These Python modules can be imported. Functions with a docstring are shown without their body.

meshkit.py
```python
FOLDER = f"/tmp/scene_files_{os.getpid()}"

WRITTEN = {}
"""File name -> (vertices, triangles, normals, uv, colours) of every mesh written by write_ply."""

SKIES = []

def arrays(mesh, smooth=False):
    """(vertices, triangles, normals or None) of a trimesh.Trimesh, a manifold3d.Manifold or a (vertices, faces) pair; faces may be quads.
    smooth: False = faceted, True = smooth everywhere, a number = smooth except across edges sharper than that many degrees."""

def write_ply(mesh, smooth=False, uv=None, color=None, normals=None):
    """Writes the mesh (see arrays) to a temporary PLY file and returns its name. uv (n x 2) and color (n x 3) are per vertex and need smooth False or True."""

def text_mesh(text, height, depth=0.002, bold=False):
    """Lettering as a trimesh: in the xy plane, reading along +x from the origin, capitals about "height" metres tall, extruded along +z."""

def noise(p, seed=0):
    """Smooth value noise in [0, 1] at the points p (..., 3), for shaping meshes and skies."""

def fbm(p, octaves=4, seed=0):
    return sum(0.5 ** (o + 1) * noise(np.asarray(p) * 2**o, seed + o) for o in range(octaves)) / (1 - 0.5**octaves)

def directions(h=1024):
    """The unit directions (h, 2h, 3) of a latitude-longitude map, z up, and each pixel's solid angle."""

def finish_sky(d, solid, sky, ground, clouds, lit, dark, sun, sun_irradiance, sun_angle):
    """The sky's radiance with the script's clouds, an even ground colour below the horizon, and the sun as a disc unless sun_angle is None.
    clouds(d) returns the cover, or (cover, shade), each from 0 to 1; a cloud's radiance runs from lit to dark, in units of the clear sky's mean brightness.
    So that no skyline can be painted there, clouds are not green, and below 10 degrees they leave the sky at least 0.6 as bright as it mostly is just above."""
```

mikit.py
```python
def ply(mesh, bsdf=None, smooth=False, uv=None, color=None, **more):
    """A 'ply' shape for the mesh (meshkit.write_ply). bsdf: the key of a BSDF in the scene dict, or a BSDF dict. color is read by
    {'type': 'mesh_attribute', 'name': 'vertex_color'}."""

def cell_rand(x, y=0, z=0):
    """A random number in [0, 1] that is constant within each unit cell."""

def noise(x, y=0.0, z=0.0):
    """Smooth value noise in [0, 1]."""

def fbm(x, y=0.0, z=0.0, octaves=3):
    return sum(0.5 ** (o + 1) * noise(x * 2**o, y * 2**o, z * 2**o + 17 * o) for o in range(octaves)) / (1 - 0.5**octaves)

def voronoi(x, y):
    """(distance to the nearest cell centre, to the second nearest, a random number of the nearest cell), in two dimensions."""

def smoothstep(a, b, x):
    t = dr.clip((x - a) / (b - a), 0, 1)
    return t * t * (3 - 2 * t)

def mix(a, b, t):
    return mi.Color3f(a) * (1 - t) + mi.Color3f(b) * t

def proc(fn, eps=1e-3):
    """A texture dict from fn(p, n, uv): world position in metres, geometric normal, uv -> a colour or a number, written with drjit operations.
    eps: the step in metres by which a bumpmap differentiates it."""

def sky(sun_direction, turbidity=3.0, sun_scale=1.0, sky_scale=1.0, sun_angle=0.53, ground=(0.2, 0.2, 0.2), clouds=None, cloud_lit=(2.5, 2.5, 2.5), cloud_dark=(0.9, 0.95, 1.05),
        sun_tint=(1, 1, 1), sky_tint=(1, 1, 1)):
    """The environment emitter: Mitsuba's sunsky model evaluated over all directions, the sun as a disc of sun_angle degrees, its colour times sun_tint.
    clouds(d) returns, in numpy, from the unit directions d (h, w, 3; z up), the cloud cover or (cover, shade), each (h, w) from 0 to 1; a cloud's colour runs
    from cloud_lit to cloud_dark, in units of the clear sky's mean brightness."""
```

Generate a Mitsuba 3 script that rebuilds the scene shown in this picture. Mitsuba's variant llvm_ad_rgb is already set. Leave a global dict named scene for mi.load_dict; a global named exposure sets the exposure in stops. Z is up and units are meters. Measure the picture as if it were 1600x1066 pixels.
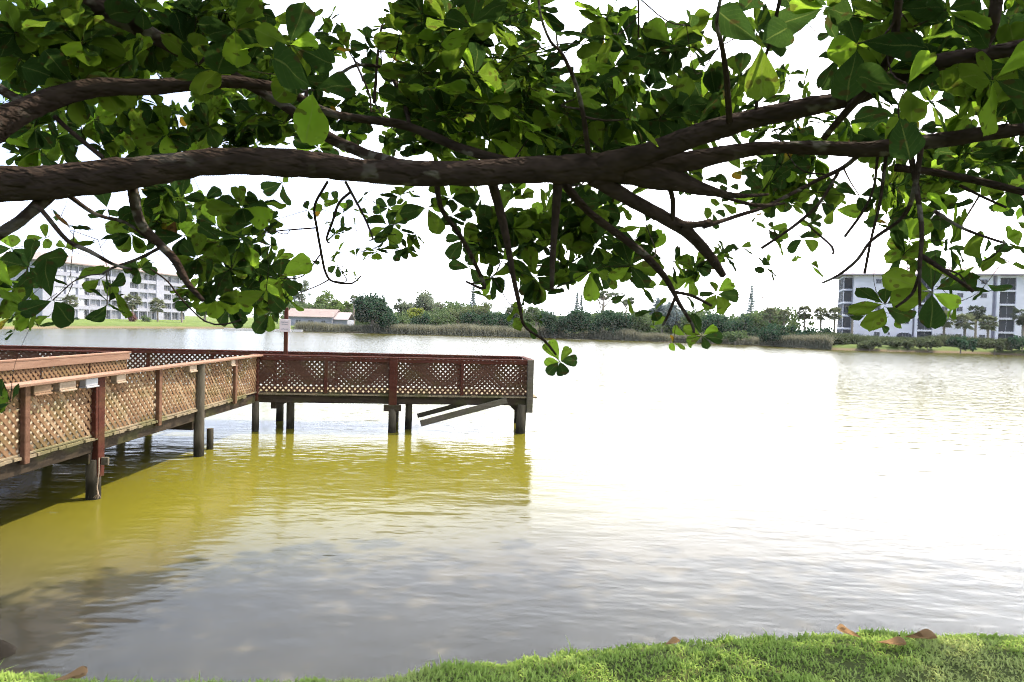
import math
import numpy as np, trimesh, drjit as dr, mitsuba as mi, mikit, meshkit
from shapely.geometry import Polygon, box as sbox

T = mi.ScalarTransform4f
scene, labels = {}, {}

# ------------------------------------------------------------------ camera, sky, exposure
scene['camera'] = {'type': 'perspective', 'fov': 73.73, 'fov_axis': 'x', 'near_clip': 0.05, 'far_clip': 6000.0,
                   'to_world': T().look_at(origin=[0, 0, 2.9], target=[0.0, 0.99968, 2.87471], up=[-0.02699, 0.02528, 0.99932])}
SUN = np.array([0.42, 0.23, 0.88])
exposure = 1.92


def cloud_cover(d):
    """Thin bright haze towards the sun and the horizon, broken white cloud, bluer towards the upper left."""
    el = np.degrees(np.arcsin(np.clip(d[..., 2], 0, 1)))
    az = np.degrees(np.arctan2(d[..., 0], d[..., 1]))                 # 0 ahead, positive to the right
    q = d / np.maximum(d[..., 2:] + 0.25, 0.05)
    n = meshkit.fbm(np.stack([q[..., 0] * 1.6 + 3, q[..., 1] * 1.6, q[..., 2] * 0 + 2], -1), 5, 7)
    sun = SUN / np.linalg.norm(SUN)
    ang = np.degrees(np.arccos(np.clip(d @ sun, -1, 1)))              # thin cloud glows towards the sun
    glow = 1 / (1 + np.exp((ang - 66) / 9))
    side = 1 / (1 + np.exp((ang - 69) / 6))
    low = np.exp(-(el / 12) ** 2)
    cover = np.clip(0.0 + 0.85 * side + 0.85 * low + 1.3 * (n - 0.5), 0, 1)
    shade = np.clip(1 - glow + 0.5 * (n - 0.5) - 0.25 * low, 0, 1)
    return cover, shade


scene['sky'] = mikit.sky(SUN, turbidity=3, sun_scale=1.55, ground=(0.12, 0.14, 0.07), clouds=cloud_cover, cloud_lit=(10.2, 10.2, 10.35), cloud_dark=(2.6, 2.9, 3.5), sky_tint=(0.92, 1.25, 1.85))

# ------------------------------------------------------------------ helpers
counts = {}


def key_for(name, parent=None):
    full = f'{parent}__{name}' if parent else name
    n = counts.get(full, 0)
    counts[full] = n + 1
    return full if n == 0 else f'{full}_{n:03d}'


def put(name, shape, parent=None):
    k = key_for(name, parent)
    scene[k] = shape
    return k


def thing(name, label, cat, group=None):
    k = key_for(name)
    labels[k] = {'label': label, 'category': cat}
    if group:
        labels[k]['group'] = group
    return k


def tag(k, label, cat=None, group=None, kind=None):
    labels[k] = {'label': label}
    for a, b in (('category', cat), ('group', group), ('kind', kind)):
        if b:
            labels[k][a] = b


def kind(k, kd):
    labels.setdefault(k, {})['kind'] = kd


def ref(b):
    return {'type': 'ref', 'id': b}


class MB:
    """Collects raw vertices and triangles of ONE object."""
    def __init__(self):
        self.v, self.f, self.n = [], [], 0

    def add(self, v, f):
        v = np.asarray(v, float)
        f = np.asarray(f, int)
        if f.shape[1] == 4:
            f = np.vstack([f[:, [0, 1, 2]], f[:, [0, 2, 3]]])
        self.v.append(v)
        self.f.append(f + self.n)
        self.n += len(v)
        return self

    def box(self, c, size, m=None):
        v = np.array([[x, y, z] for x in (-.5, .5) for y in (-.5, .5) for z in (-.5, .5)]) * size
        if m is not None:
            v = v @ np.asarray(m).T
        return self.add(v + c, BOXF)

    def tube(self, pts, rad, sides=8, caps=True):
        v, f = tube(pts, rad, sides)
        return self.add(v, f)

    def mesh(self):
        return np.vstack(self.v), np.vstack(self.f)


BOXF = np.array([[0, 1, 3], [0, 3, 2], [4, 6, 7], [4, 7, 5], [0, 4, 5], [0, 5, 1], [2, 3, 7], [2, 7, 6], [0, 2, 6], [0, 6, 4], [1, 5, 7], [1, 7, 3]])


def tube(pts, rad, sides=8, bump=0.0, seed=0):
    p = np.asarray(pts, float)
    r = np.broadcast_to(np.asarray(rad, float), (len(p),))
    t = np.gradient(p, axis=0)
    t /= np.linalg.norm(t, axis=1, keepdims=True) + 1e-12
    a = np.cross(t[0], [0, 0, 1.0] if abs(t[0, 2]) < .9 else [1.0, 0, 0])
    A = []
    for k in range(len(p)):
        a = a - t[k] * (a @ t[k])
        a /= np.linalg.norm(a) + 1e-12
        A.append(a)
    A = np.array(A)
    B = np.cross(t, A)
    ang = np.arange(sides) * 2 * np.pi / sides
    dirs = np.cos(ang)[None, :, None] * A[:, None] + np.sin(ang)[None, :, None] * B[:, None]
    rr = r[:, None]
    if bump:
        q = p[:, None] + dirs * rr[..., None]
        rr = rr * (1 + bump * (meshkit.fbm(q * 9 + seed, 3) - .5) * 2 + .5 * bump * (meshkit.noise(q * 40 + seed) - .5) * 2)
    v = p[:, None] + dirs * rr[..., None]
    i, j = np.meshgrid(np.arange(len(p) - 1), np.arange(sides), indexing='ij')
    q = np.stack([i * sides + j, i * sides + (j + 1) % sides, (i + 1) * sides + (j + 1) % sides, (i + 1) * sides + j], -1).reshape(-1, 4)
    v = v.reshape(-1, 3)
    f = np.vstack([q[:, [0, 1, 2]], q[:, [0, 2, 3]]])
    n = len(v)
    v = np.vstack([v, p[:1], p[-1:]])
    k = np.arange(sides)
    f = np.vstack([f, np.stack([(k + 1) % sides, k, k * 0 + n], 1), np.stack([n - sides + k, n - sides + (k + 1) % sides, k * 0 + n + 1], 1)])
    return v, f


def spline(pts, step):
    """Catmull-Rom through rows (x, y, z, radius, ...), resampled about every step metres."""
    p = np.asarray(pts, float)
    P0 = np.vstack([2 * p[0] - p[1], p, 2 * p[-1] - p[-2]])
    out = []
    for i in range(len(p) - 1):
        a, b, c, d = P0[i:i + 4]
        n = max(2, int(np.linalg.norm((c - b)[:3]) / step))
        t = np.arange(n)[:, None] / n
        out.append(.5 * ((2 * b) + (c - a) * t + (2 * a - 5 * b + 4 * c - d) * t ** 2 + (3 * b - a - 3 * c + d) * t ** 3))
    out.append(p[-1:])
    return np.vstack(out)


def rgb(*c):
    return {'type': 'rgb', 'value': list(c)}


def bevelled(size, r):
    """A box with chamfered edges."""
    s = np.asarray(size) / 2
    pts = []
    for sx in (-1, 1):
        for sy in (-1, 1):
            for sz in (-1, 1):
                for k in range(3):
                    q = s - r
                    q[k] = s[k]
                    pts.append(q * (sx, sy, sz))
    return trimesh.convex.convex_hull(np.array(pts))


# ------------------------------------------------------------------ materials
def P3(p, s=1.0):
    return p.x * s, p.y * s, p.z * s


def wood_fn(dark, light, moss=0.0, scale=1.0):
    def fn(p, n, uv):
        g = mikit.fbm(p.x * 2.3 * scale + p.z * 9, p.y * 2.3 * scale + p.z * 3, p.z * 17 * scale, 3)
        w = mikit.noise(p.x * 37, p.y * 37, p.z * 37)
        c = mikit.mix(dark, light, dr.clip(0.25 + 1.0 * (g - 0.3) + 0.35 * (w - 0.5), 0, 1))
        if moss:
            m = mikit.smoothstep(0.5, 0.75, mikit.noise(p.x * 3.1 + 7, p.y * 3.1, p.z * 4)) * moss
            c = mikit.mix(c, (0.065, 0.075, 0.02), m)
        return c
    return mikit.proc(fn)


def solid(tex, rough=0.7, spec=0.3):
    return {'type': 'twosided', 'bsdf': {'type': 'principled', 'base_color': tex, 'roughness': rough, 'specular': spec}}


scene['weathered_wood'] = solid(wood_fn((0.14, 0.088, 0.058), (0.29, 0.20, 0.135), 0.25), 0.8, 0.06)
scene['lattice_wood'] = solid(wood_fn((0.15, 0.090, 0.055), (0.225, 0.142, 0.080), 0.3), 0.85, 0.06)
scene['lattice_wood_dark'] = solid(wood_fn((0.10, 0.058, 0.036), (0.20, 0.128, 0.075), 0.35), 0.85, 0.06)
scene['lattice_wood_pale'] = solid(wood_fn((0.17, 0.115, 0.075), (0.33, 0.235, 0.145), 0.2), 0.85, 0.06)
scene['red_wood'] = solid(wood_fn((0.042, 0.014, 0.010), (0.088, 0.030, 0.021), 0.12), 0.6, 0.06)
scene['cap_wood'] = solid(wood_fn((0.15, 0.086, 0.060), (0.25, 0.162, 0.118), 0.0), 0.75, 0.06)
scene['deck_wood'] = solid(wood_fn((0.14, 0.12, 0.085), (0.25, 0.205, 0.14), 0.5), 0.85, 0.06)
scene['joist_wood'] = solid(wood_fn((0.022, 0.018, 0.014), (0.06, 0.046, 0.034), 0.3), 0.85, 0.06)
scene['brown_wood'] = solid(wood_fn((0.045, 0.023, 0.016), (0.105, 0.055, 0.038), 0.2), 0.75, 0.06)
scene['stud_wood'] = solid(wood_fn((0.09, 0.048, 0.032), (0.17, 0.095, 0.065), 0.15), 0.8, 0.06)
scene['grey_wood'] = solid(wood_fn((0.07, 0.062, 0.05), (0.15, 0.135, 0.11), 0.25), 0.85, 0.06)


def pile_fn(p, n, uv):
    wet = 1 - mikit.smoothstep(0.12, 0.5, p.z + 0.25 * (mikit.noise(p.x * 9, p.y * 9, p.z * 5) - 0.5))
    g = mikit.fbm(p.x * 14, p.y * 14, p.z * 2.5, 3)
    c = mikit.mix((0.045, 0.04, 0.031), (0.13, 0.115, 0.09), g)
    return mikit.mix(c, (0.018, 0.017, 0.012), wet * 0.9)


scene['pile_wood'] = solid(mikit.proc(pile_fn), 0.8, 0.06)
scene['pale_board'] = solid(wood_fn((0.24, 0.18, 0.13), (0.38, 0.31, 0.24)), 0.75, 0.2)
scene['white_board'] = solid(rgb(0.30, 0.31, 0.34), 0.5, 0.4)
scene['print_ink'] = solid(rgb(0.28, 0.27, 0.30), 0.6, 0.2)
scene['sign_face'] = solid(rgb(0.52, 0.46, 0.46), 0.5, 0.4)


def bark_fn(p, n, uv):
    g = mikit.fbm(p.x * 15, p.y * 20, p.z * 20, 4)
    l = mikit.smoothstep(0.56, 0.66, mikit.fbm(p.x * 11 + 5, p.y * 11, p.z * 11, 3)) * mikit.smoothstep(0.4, 0.65, mikit.noise(p.x * 2.3, p.y * 2.3, p.z * 2.3))
    c = mikit.mix((0.013, 0.009, 0.007), (0.050, 0.035, 0.028), g)
    return mikit.mix(c, (0.15, 0.14, 0.12), l * 0.6)


def bark_h(p, n, uv):
    return mikit.fbm(p.x * 42, p.y * 62, p.z * 62, 3) + 0.5 * mikit.smoothstep(0.45, 0.6, mikit.fbm(p.x * 14, p.y * 26, p.z * 26, 3))


scene['bark'] = {'type': 'twosided', 'bsdf': {'type': 'bumpmap', 'tex': mikit.proc(bark_h, 0.004), 'scale': 0.022,
                 'bsdf': {'type': 'principled', 'base_color': mikit.proc(bark_fn), 'roughness': 0.9, 'specular': 0.08}}}


def leaf_fn(a, b, tip=None):
    def fn(p, n, uv):
        r = mikit.fbm(p.x * 5, p.y * 5, p.z * 5, 2)
        c = mikit.mix(a, b, dr.clip((r - 0.25) * 1.8, 0, 1))
        lat = dr.abs(uv.y)
        rib = 1 - mikit.smoothstep(0.02, 0.07, lat)
        ph = (uv.x + lat * 0.28) * 9
        vein = (1 - mikit.smoothstep(0.0, 0.1, dr.abs(ph - dr.floor(ph) - 0.5))) * 0.35
        c = mikit.mix(c, mi.Color3f(a) * 0.6 + mi.Color3f(0.09, 0.11, 0.03), dr.maximum(rib * 0.7, vein * 0.5))
        if tip is not None:
            c = mikit.mix(c, tip, mikit.smoothstep(0.35, 0.8, uv.x + 0.6 * (mikit.noise(p.x * 21, p.y * 21, p.z * 21) - 0.5)))
        blot = mikit.smoothstep(0.74, 0.8, mikit.noise(p.x * 33, p.y * 33, p.z * 33))
        return mikit.mix(c, (0.05, 0.03, 0.012), blot * 0.6)
    return mikit.proc(fn)


def leaf_bsdf(tex, trans=0.9, rough=0.36, eta=1.45):
    return {'type': 'principledthin', 'base_color': tex, 'roughness': rough, 'eta': eta, 'diff_trans': trans, 'spec_trans': 0.0}


scene['leaf_dark'] = leaf_bsdf(leaf_fn((0.018, 0.042, 0.010), (0.034, 0.070, 0.013)), 1.45)
scene['leaf_green'] = leaf_bsdf(leaf_fn((0.072, 0.130, 0.012), (0.130, 0.205, 0.020)), 1.62)
scene['leaf_light'] = leaf_bsdf(leaf_fn((0.15, 0.28, 0.018), (0.22, 0.36, 0.035)), 1.65)
scene['leaf_yellow'] = leaf_bsdf(leaf_fn((0.13, 0.17, 0.02), (0.30, 0.25, 0.03), (0.34, 0.20, 0.02)), 1.0)
scene['leaf_brown'] = leaf_bsdf(leaf_fn((0.12, 0.055, 0.022), (0.26, 0.14, 0.055)), 0.6)


def grass_fn(p, n, uv):
    a = mikit.fbm(p.x * 1.7, p.y * 1.7, 3.0, 3)
    b = mikit.noise(p.x * 60, p.y * 60, 1.0)
    c = mikit.mix((0.20, 0.32, 0.06), (0.32, 0.46, 0.11), b)
    return mikit.mix(c, (0.46, 0.50, 0.22), mikit.smoothstep(0.5, 0.75, a) * 0.55 + 0.2 * b)


scene['dead_leaf'] = leaf_bsdf(leaf_fn((0.20, 0.115, 0.06), (0.38, 0.25, 0.14)), 0.5)
scene['grass_blade'] = leaf_bsdf(mikit.proc(grass_fn), 0.7, 0.5)


def soil_fn(p, n, uv):
    a = mikit.fbm(p.x * 6, p.y * 6, p.z * 6, 3)
    c = mikit.mix((0.035, 0.05, 0.016), (0.08, 0.095, 0.032), a)
    return mikit.mix(c, (0.035, 0.028, 0.020), 1 - mikit.smoothstep(0.2, 0.7, p.z))


scene['bank_soil'] = solid(mikit.proc(soil_fn), 0.9, 0.1)


def lawn_fn(p, n, uv):
    a = mikit.fbm(p.x * 0.06, p.y * 0.06, 0.0, 4)
    b = mikit.noise(p.x * 0.9, p.y * 0.9, 0.0)
    c = mikit.mix((0.048, 0.075, 0.018), (0.083, 0.110, 0.034), 0.6 * a + 0.4 * b)
    return mikit.mix(c, (0.12, 0.095, 0.06), 1 - mikit.smoothstep(0.15, 0.55, p.z))


scene['lawn'] = solid(mikit.proc(lawn_fn), 0.9, 0.1)


def open_water(p):
    """0 in the lee of the near bank and the pier, 1 out on the windier middle of the lake"""
    return mikit.smoothstep(14.0, 75.0, p.y + 0.35 * dr.abs(p.x))


def rough_fn(p, n, uv):
    return 0.012 + 0.10 * open_water(p)


def wave_fn(p, n, uv):
    w = mikit.noise(p.x * 0.9 + p.y * 0.25, p.y * 2.4, 0.5) * 0.45 + mikit.noise(p.x * 2.6 - p.y * 0.5, p.y * 6.2, 3.5) * 0.50
    w += mikit.noise(p.x * 7.0 + p.y, p.y * 15.0, 7.5) * 0.26
    gust = 0.7 + 0.9 * mikit.noise(p.x * 0.07, p.y * 0.12, 5.0) + 3.2 * open_water(p)
    return w * gust


def water_fn(p, n, uv):
    a = mikit.fbm(p.x * 0.11, p.y * 0.16, 1.0, 3)
    c = mikit.mix((0.104, 0.098, 0.011), (0.132, 0.123, 0.0145), a)
    c = c * (1 - 0.55 * mikit.smoothstep(20.0, 60.0, p.y))                 # deeper, clearer water out in the lake
    # towards the near bank: grey-brown lake bottom, with tree shade painted into its colour
    shallow_shade = 1 - mikit.smoothstep(5.6, 11.0, p.y - 0.55 * dr.maximum(p.x + 3.6, -1.6) + 2.0 * (a - 0.5))
    bed_shade = mikit.mix((0.044, 0.042, 0.035), (0.074, 0.068, 0.054), mikit.fbm(p.x * 2, p.y * 2, 4.0, 3))
    return mikit.mix(c, bed_shade, shallow_shade * 0.92)


ALPHA = 0.02
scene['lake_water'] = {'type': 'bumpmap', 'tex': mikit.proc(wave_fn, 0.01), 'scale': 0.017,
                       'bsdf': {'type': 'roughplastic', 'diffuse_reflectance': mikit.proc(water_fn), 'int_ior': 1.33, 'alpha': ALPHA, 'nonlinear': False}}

for nm, c in dict(stucco_white=(0.26, 0.27, 0.325), stucco_grey=(0.28, 0.28, 0.31), stucco_lilac=(0.66, 0.65, 0.70), trim_white=(0.36, 0.37, 0.42), roof_pink=(0.185, 0.150, 0.143),
                  roof_pale=(0.30, 0.265, 0.285), screen_dark=(0.045, 0.05, 0.06), screen_mid=(0.16, 0.17, 0.20), rail_grey=(0.42, 0.42, 0.45), trunk_grey=(0.24, 0.20, 0.16), concrete_pale=(0.42, 0.41, 0.39)).items():
    def wall_fn(p, n, uv, c=c):
        a = mikit.fbm(p.x * 0.5, p.y * 0.5, p.z * 0.9, 3)
        return mi.Color3f(c) * (0.88 + 0.24 * a)
    scene[nm] = solid(mikit.proc(wall_fn), 0.75, 0.25)
scene['window_glass'] = {'type': 'twosided', 'bsdf': {'type': 'principled', 'base_color': rgb(0.03, 0.035, 0.045), 'roughness': 0.12, 'specular': 0.6}}

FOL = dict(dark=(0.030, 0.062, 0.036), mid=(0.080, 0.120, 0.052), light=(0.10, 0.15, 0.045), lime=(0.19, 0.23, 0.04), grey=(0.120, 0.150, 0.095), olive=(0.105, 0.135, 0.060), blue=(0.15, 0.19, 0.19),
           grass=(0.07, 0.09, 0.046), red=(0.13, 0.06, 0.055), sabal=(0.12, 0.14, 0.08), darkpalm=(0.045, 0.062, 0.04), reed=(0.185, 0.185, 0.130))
for nm, c in FOL.items():
    def fol_fn(p, n, uv, c=c):
        a = mikit.fbm(p.x * 0.5, p.y * 0.5, p.z * 0.5, 2)
        b = mikit.noise(p.x * 3.3, p.y * 3.3, p.z * 3.3)
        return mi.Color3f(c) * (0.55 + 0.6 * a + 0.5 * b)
    scene['foliage_' + nm] = leaf_bsdf(mikit.proc(fol_fn), 0.75, 0.9, 1.12)

# ------------------------------------------------------------------ ground, bank, water
SHORE = [(-78.5, 104.6), (-78.5, 119.5), (-75.1, 133.4), (-67.1, 155.4), (-55.9, 148.8), (-46.6, 146.2), (-34.0, 151.2), (-21.8, 145.2), (7.0, 149.9), (19.1, 145.9), (38.0, 135.2), (48.0, 127.9), (52.8, 112.6), (62.7, 111.3), (75.0, 114.2), (81.8, 109.0)]
lake = Polygon(SHORE + [(105, 62), (112, 25), (60, -6), (14, 1.5), (8, 2.2), (-8, 2.2), (-14, 1.5), (-60, -6), (-130, 20), (-140, 70), (-110, 98)])


def build_ground():
    import manifold3d as m3
    levels = [(lake.buffer(-0.8, join_style=1), -1.2), (lake, -0.15), (lake.buffer(1.6), 0.75), (lake.buffer(5.0), 1.1)]
    N = 420
    rings = []
    base = lake
    L = base.exterior.length
    pts0 = np.array([base.exterior.interpolate(L * k / N).coords[0] for k in range(N)])
    c = np.array(base.centroid.coords[0])
    tg = np.roll(pts0, -1, 0) - np.roll(pts0, 1, 0)
    nr = np.stack([tg[:, 1], -tg[:, 0]], 1)
    nr /= np.linalg.norm(nr, axis=1, keepdims=True)
    nr *= np.where(((pts0 - c) * nr).sum(1, keepdims=True) > 0, 1, -1)
    mb = MB()
    ang = np.arctan2(pts0[:, 1] - c[1], pts0[:, 0] - c[0])
    far = c + 760 * np.stack([np.cos(ang), np.sin(ang)], 1)
    jag = 0.9 * (meshkit.noise(np.c_[pts0 * 0.35, pts0[:, :1] * 0]) - .5)
    rows = [np.c_[pts0 - nr * 1.2, np.full(N, -1.3)], np.c_[pts0 + nr * jag[:, None], np.full(N, -0.05)], np.c_[pts0 + nr * (0.9 + jag[:, None]), np.full(N, 0.55)],
            np.c_[pts0 + nr * 3.0, np.full(N, 0.95)], np.c_[pts0 + nr * 14, np.full(N, 1.2)], np.c_[far, np.full(N, 1.25)]]
    v = np.vstack(rows)
    k = np.arange(N)
    f = []
    for r in range(len(rows) - 1):
        a, b = r * N, (r + 1) * N
        f.append(np.stack([a + k, a + (k + 1) % N, b + (k + 1) % N, b + k], 1))
    mb.add(v, np.vstack(f))
    return mb.mesh()


kind(put('ground', mikit.ply(build_ground(), 'lawn', smooth=True)), 'structure')
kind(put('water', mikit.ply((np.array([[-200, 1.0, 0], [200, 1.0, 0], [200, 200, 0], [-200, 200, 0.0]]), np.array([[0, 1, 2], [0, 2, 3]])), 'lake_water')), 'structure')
labels['water']['label'] = 'rippled yellow-green lake reflecting a white sky'
labels['ground']['label'] = 'lawns and banks around the lake'

EDGE = np.array([(-2.85, 3.04), (-2.31, 3.09), (-2.04, 3.09), (-1.82, 3.06), (-1.42, 3.07), (-1.07, 3.09), (-0.85, 3.14), (-0.56, 3.19), (-0.27, 3.26), (0.04, 3.35), (0.37, 3.46), (0.72, 3.57), (1.08, 3.65), (1.45, 3.71), (1.82, 3.76), (2.20, 3.80), (2.58, 3.83), (2.93, 3.81), (3.64, 3.80)])


def edge_y(x):
    return np.interp(x, EDGE[:, 0], EDGE[:, 1]) + 0.10 * (meshkit.fbm(np.stack([x * 1.7, x * 0 + 3, x * 0], -1), 3) - .5)


def bank_z(x, y):
    e = edge_y(x) - y
    slope = np.where(x < -2.6, 0.62, 0.95)
    z = np.where(e > 0, 1.27 + 0.02 * np.minimum(e, 3), 1.27 + slope * e)
    z = z - 0.05 * np.exp(-(e / 0.16) ** 2) + 0.55 * np.exp(-((x + 4.35) / .42) ** 2 - ((y - 5.75) / .30) ** 2)
    q = np.stack([x, y, x * 0], -1)
    return z + 0.07 * (meshkit.fbm(q * 1.5, 3, 4) - .5) + 0.03 * (meshkit.noise(q * 9, 8) - .5)


gx, gy = np.meshgrid(np.linspace(-11, 11, 221), np.linspace(-6, 6.6, 127), indexing='ij')
gz = bank_z(gx, gy)
gz = np.where((np.abs(gx) > 10.5) | (gy < -5.5), gz - 1.2, gz)
i, j = np.meshgrid(np.arange(220), np.arange(126), indexing='ij')
quad = np.stack([i * 127 + j, (i + 1) * 127 + j, (i + 1) * 127 + j + 1, i * 127 + j + 1], -1).reshape(-1, 4)
kind(put('bank', mikit.ply((np.stack([gx, gy, gz], -1).reshape(-1, 3), quad), 'bank_soil', smooth=True)), 'structure')
labels['bank']['label'] = 'grassy bank along the near edge of the lake'


def blades(n, rng):
    x = rng.uniform(-4.2, 4.6, n)
    y = edge_y(x) + 0.10 - np.abs(rng.normal(0, 1, n)) * 0.02 - rng.random(n) ** 1.1 * 2.3
    keep = meshkit.fbm(np.stack([x * 5, y * 5, x * 0], -1), 2, 3) + 0.25 * rng.random(n) > 0.30
    x, y = x[keep], y[keep]
    n = len(x)
    z = bank_z(x, y) - 0.006
    L = rng.uniform(0.018, 0.040, n) * (0.75 + 0.6 * meshkit.noise(np.stack([x * 3, y * 3, x * 0], -1), 9))
    tall = rng.random(n) < 0.004
    L = np.where(tall, L * 2.2, L)
    az = rng.uniform(0, 2 * np.pi, n)
    lean = rng.uniform(0.25, 1.2, n)
    w = rng.uniform(0.0028, 0.0060, n)
    d = np.stack([np.cos(az), np.sin(az), 0 * az], -1)
    s = np.stack([-np.sin(az), np.cos(az), 0 * az], -1)
    b = np.stack([x, y, z], -1)
    up = np.array([0, 0, 1.0])
    m = b + (d * np.sin(lean * .5)[:, None] + up * np.cos(lean * .5)[:, None]) * (L * .55)[:, None]
    t = m + (d * np.sin(lean * 1.5)[:, None] + up * np.cos(lean * 1.5)[:, None]) * (L * .55)[:, None]
    v = np.stack([b - s * w[:, None], b + s * w[:, None], m - s * (w * .8)[:, None], m + s * (w * .8)[:, None], t], 1).reshape(-1, 3)
    k = np.arange(n)[:, None] * 5
    f = np.concatenate([k + [0, 1, 3], k + [0, 3, 2], k + [2, 3, 4]])
    return v, f


gk = put('grass', mikit.ply(blades(120000, np.random.default_rng(3)), 'grass_blade'))
tag(gk, 'short sunlit and dappled green grass on the near bank', 'grass', kind='stuff')

# ------------------------------------------------------------------ the pier
pier = thing('fishing_pier', 'weathered wooden pier with lattice railings and end platform on dark piles', 'pier')
C = np.array([-6.45, 17.28])                        # outer corner where walkway and platform meet
U = np.array([math.cos(0.117), math.sin(0.117)])    # along the platform front
V = np.array([-U[1], U[0]])
DECK, TOP = 0.98, 1.95


def pf(s, t=0.0):
    return C + U * s + V * t


def frame(a, b):
    a, b = np.asarray(a, float), np.asarray(b, float)
    L = np.linalg.norm(b - a)
    e = (b - a) / L
    return a, e, np.array([e[1], -e[0]]), L         # origin, along, right-hand normal, length


def beam(name, a, b, z0, z1, th, bsdf, parent, off=0.0, bevel=0.006):
    """A board from a to b (plan), between heights z0 and z1, th thick, moved off along the right-hand normal."""
    o, e, n, L = frame(a, b)
    m = bevelled((L, th, z1 - z0), min(bevel, th / 4, (z1 - z0) / 4))
    M = np.eye(4)
    M[:3, 0] = [*e, 0]
    M[:3, 1] = [*(-n), 0]
    c = (np.asarray(a) + np.asarray(b)) / 2 + n * off
    M[:3, 3] = [*c, (z0 + z1) / 2]
    m.apply_transform(M)
    return put(name, mikit.ply(m, bsdf), parent)


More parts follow.
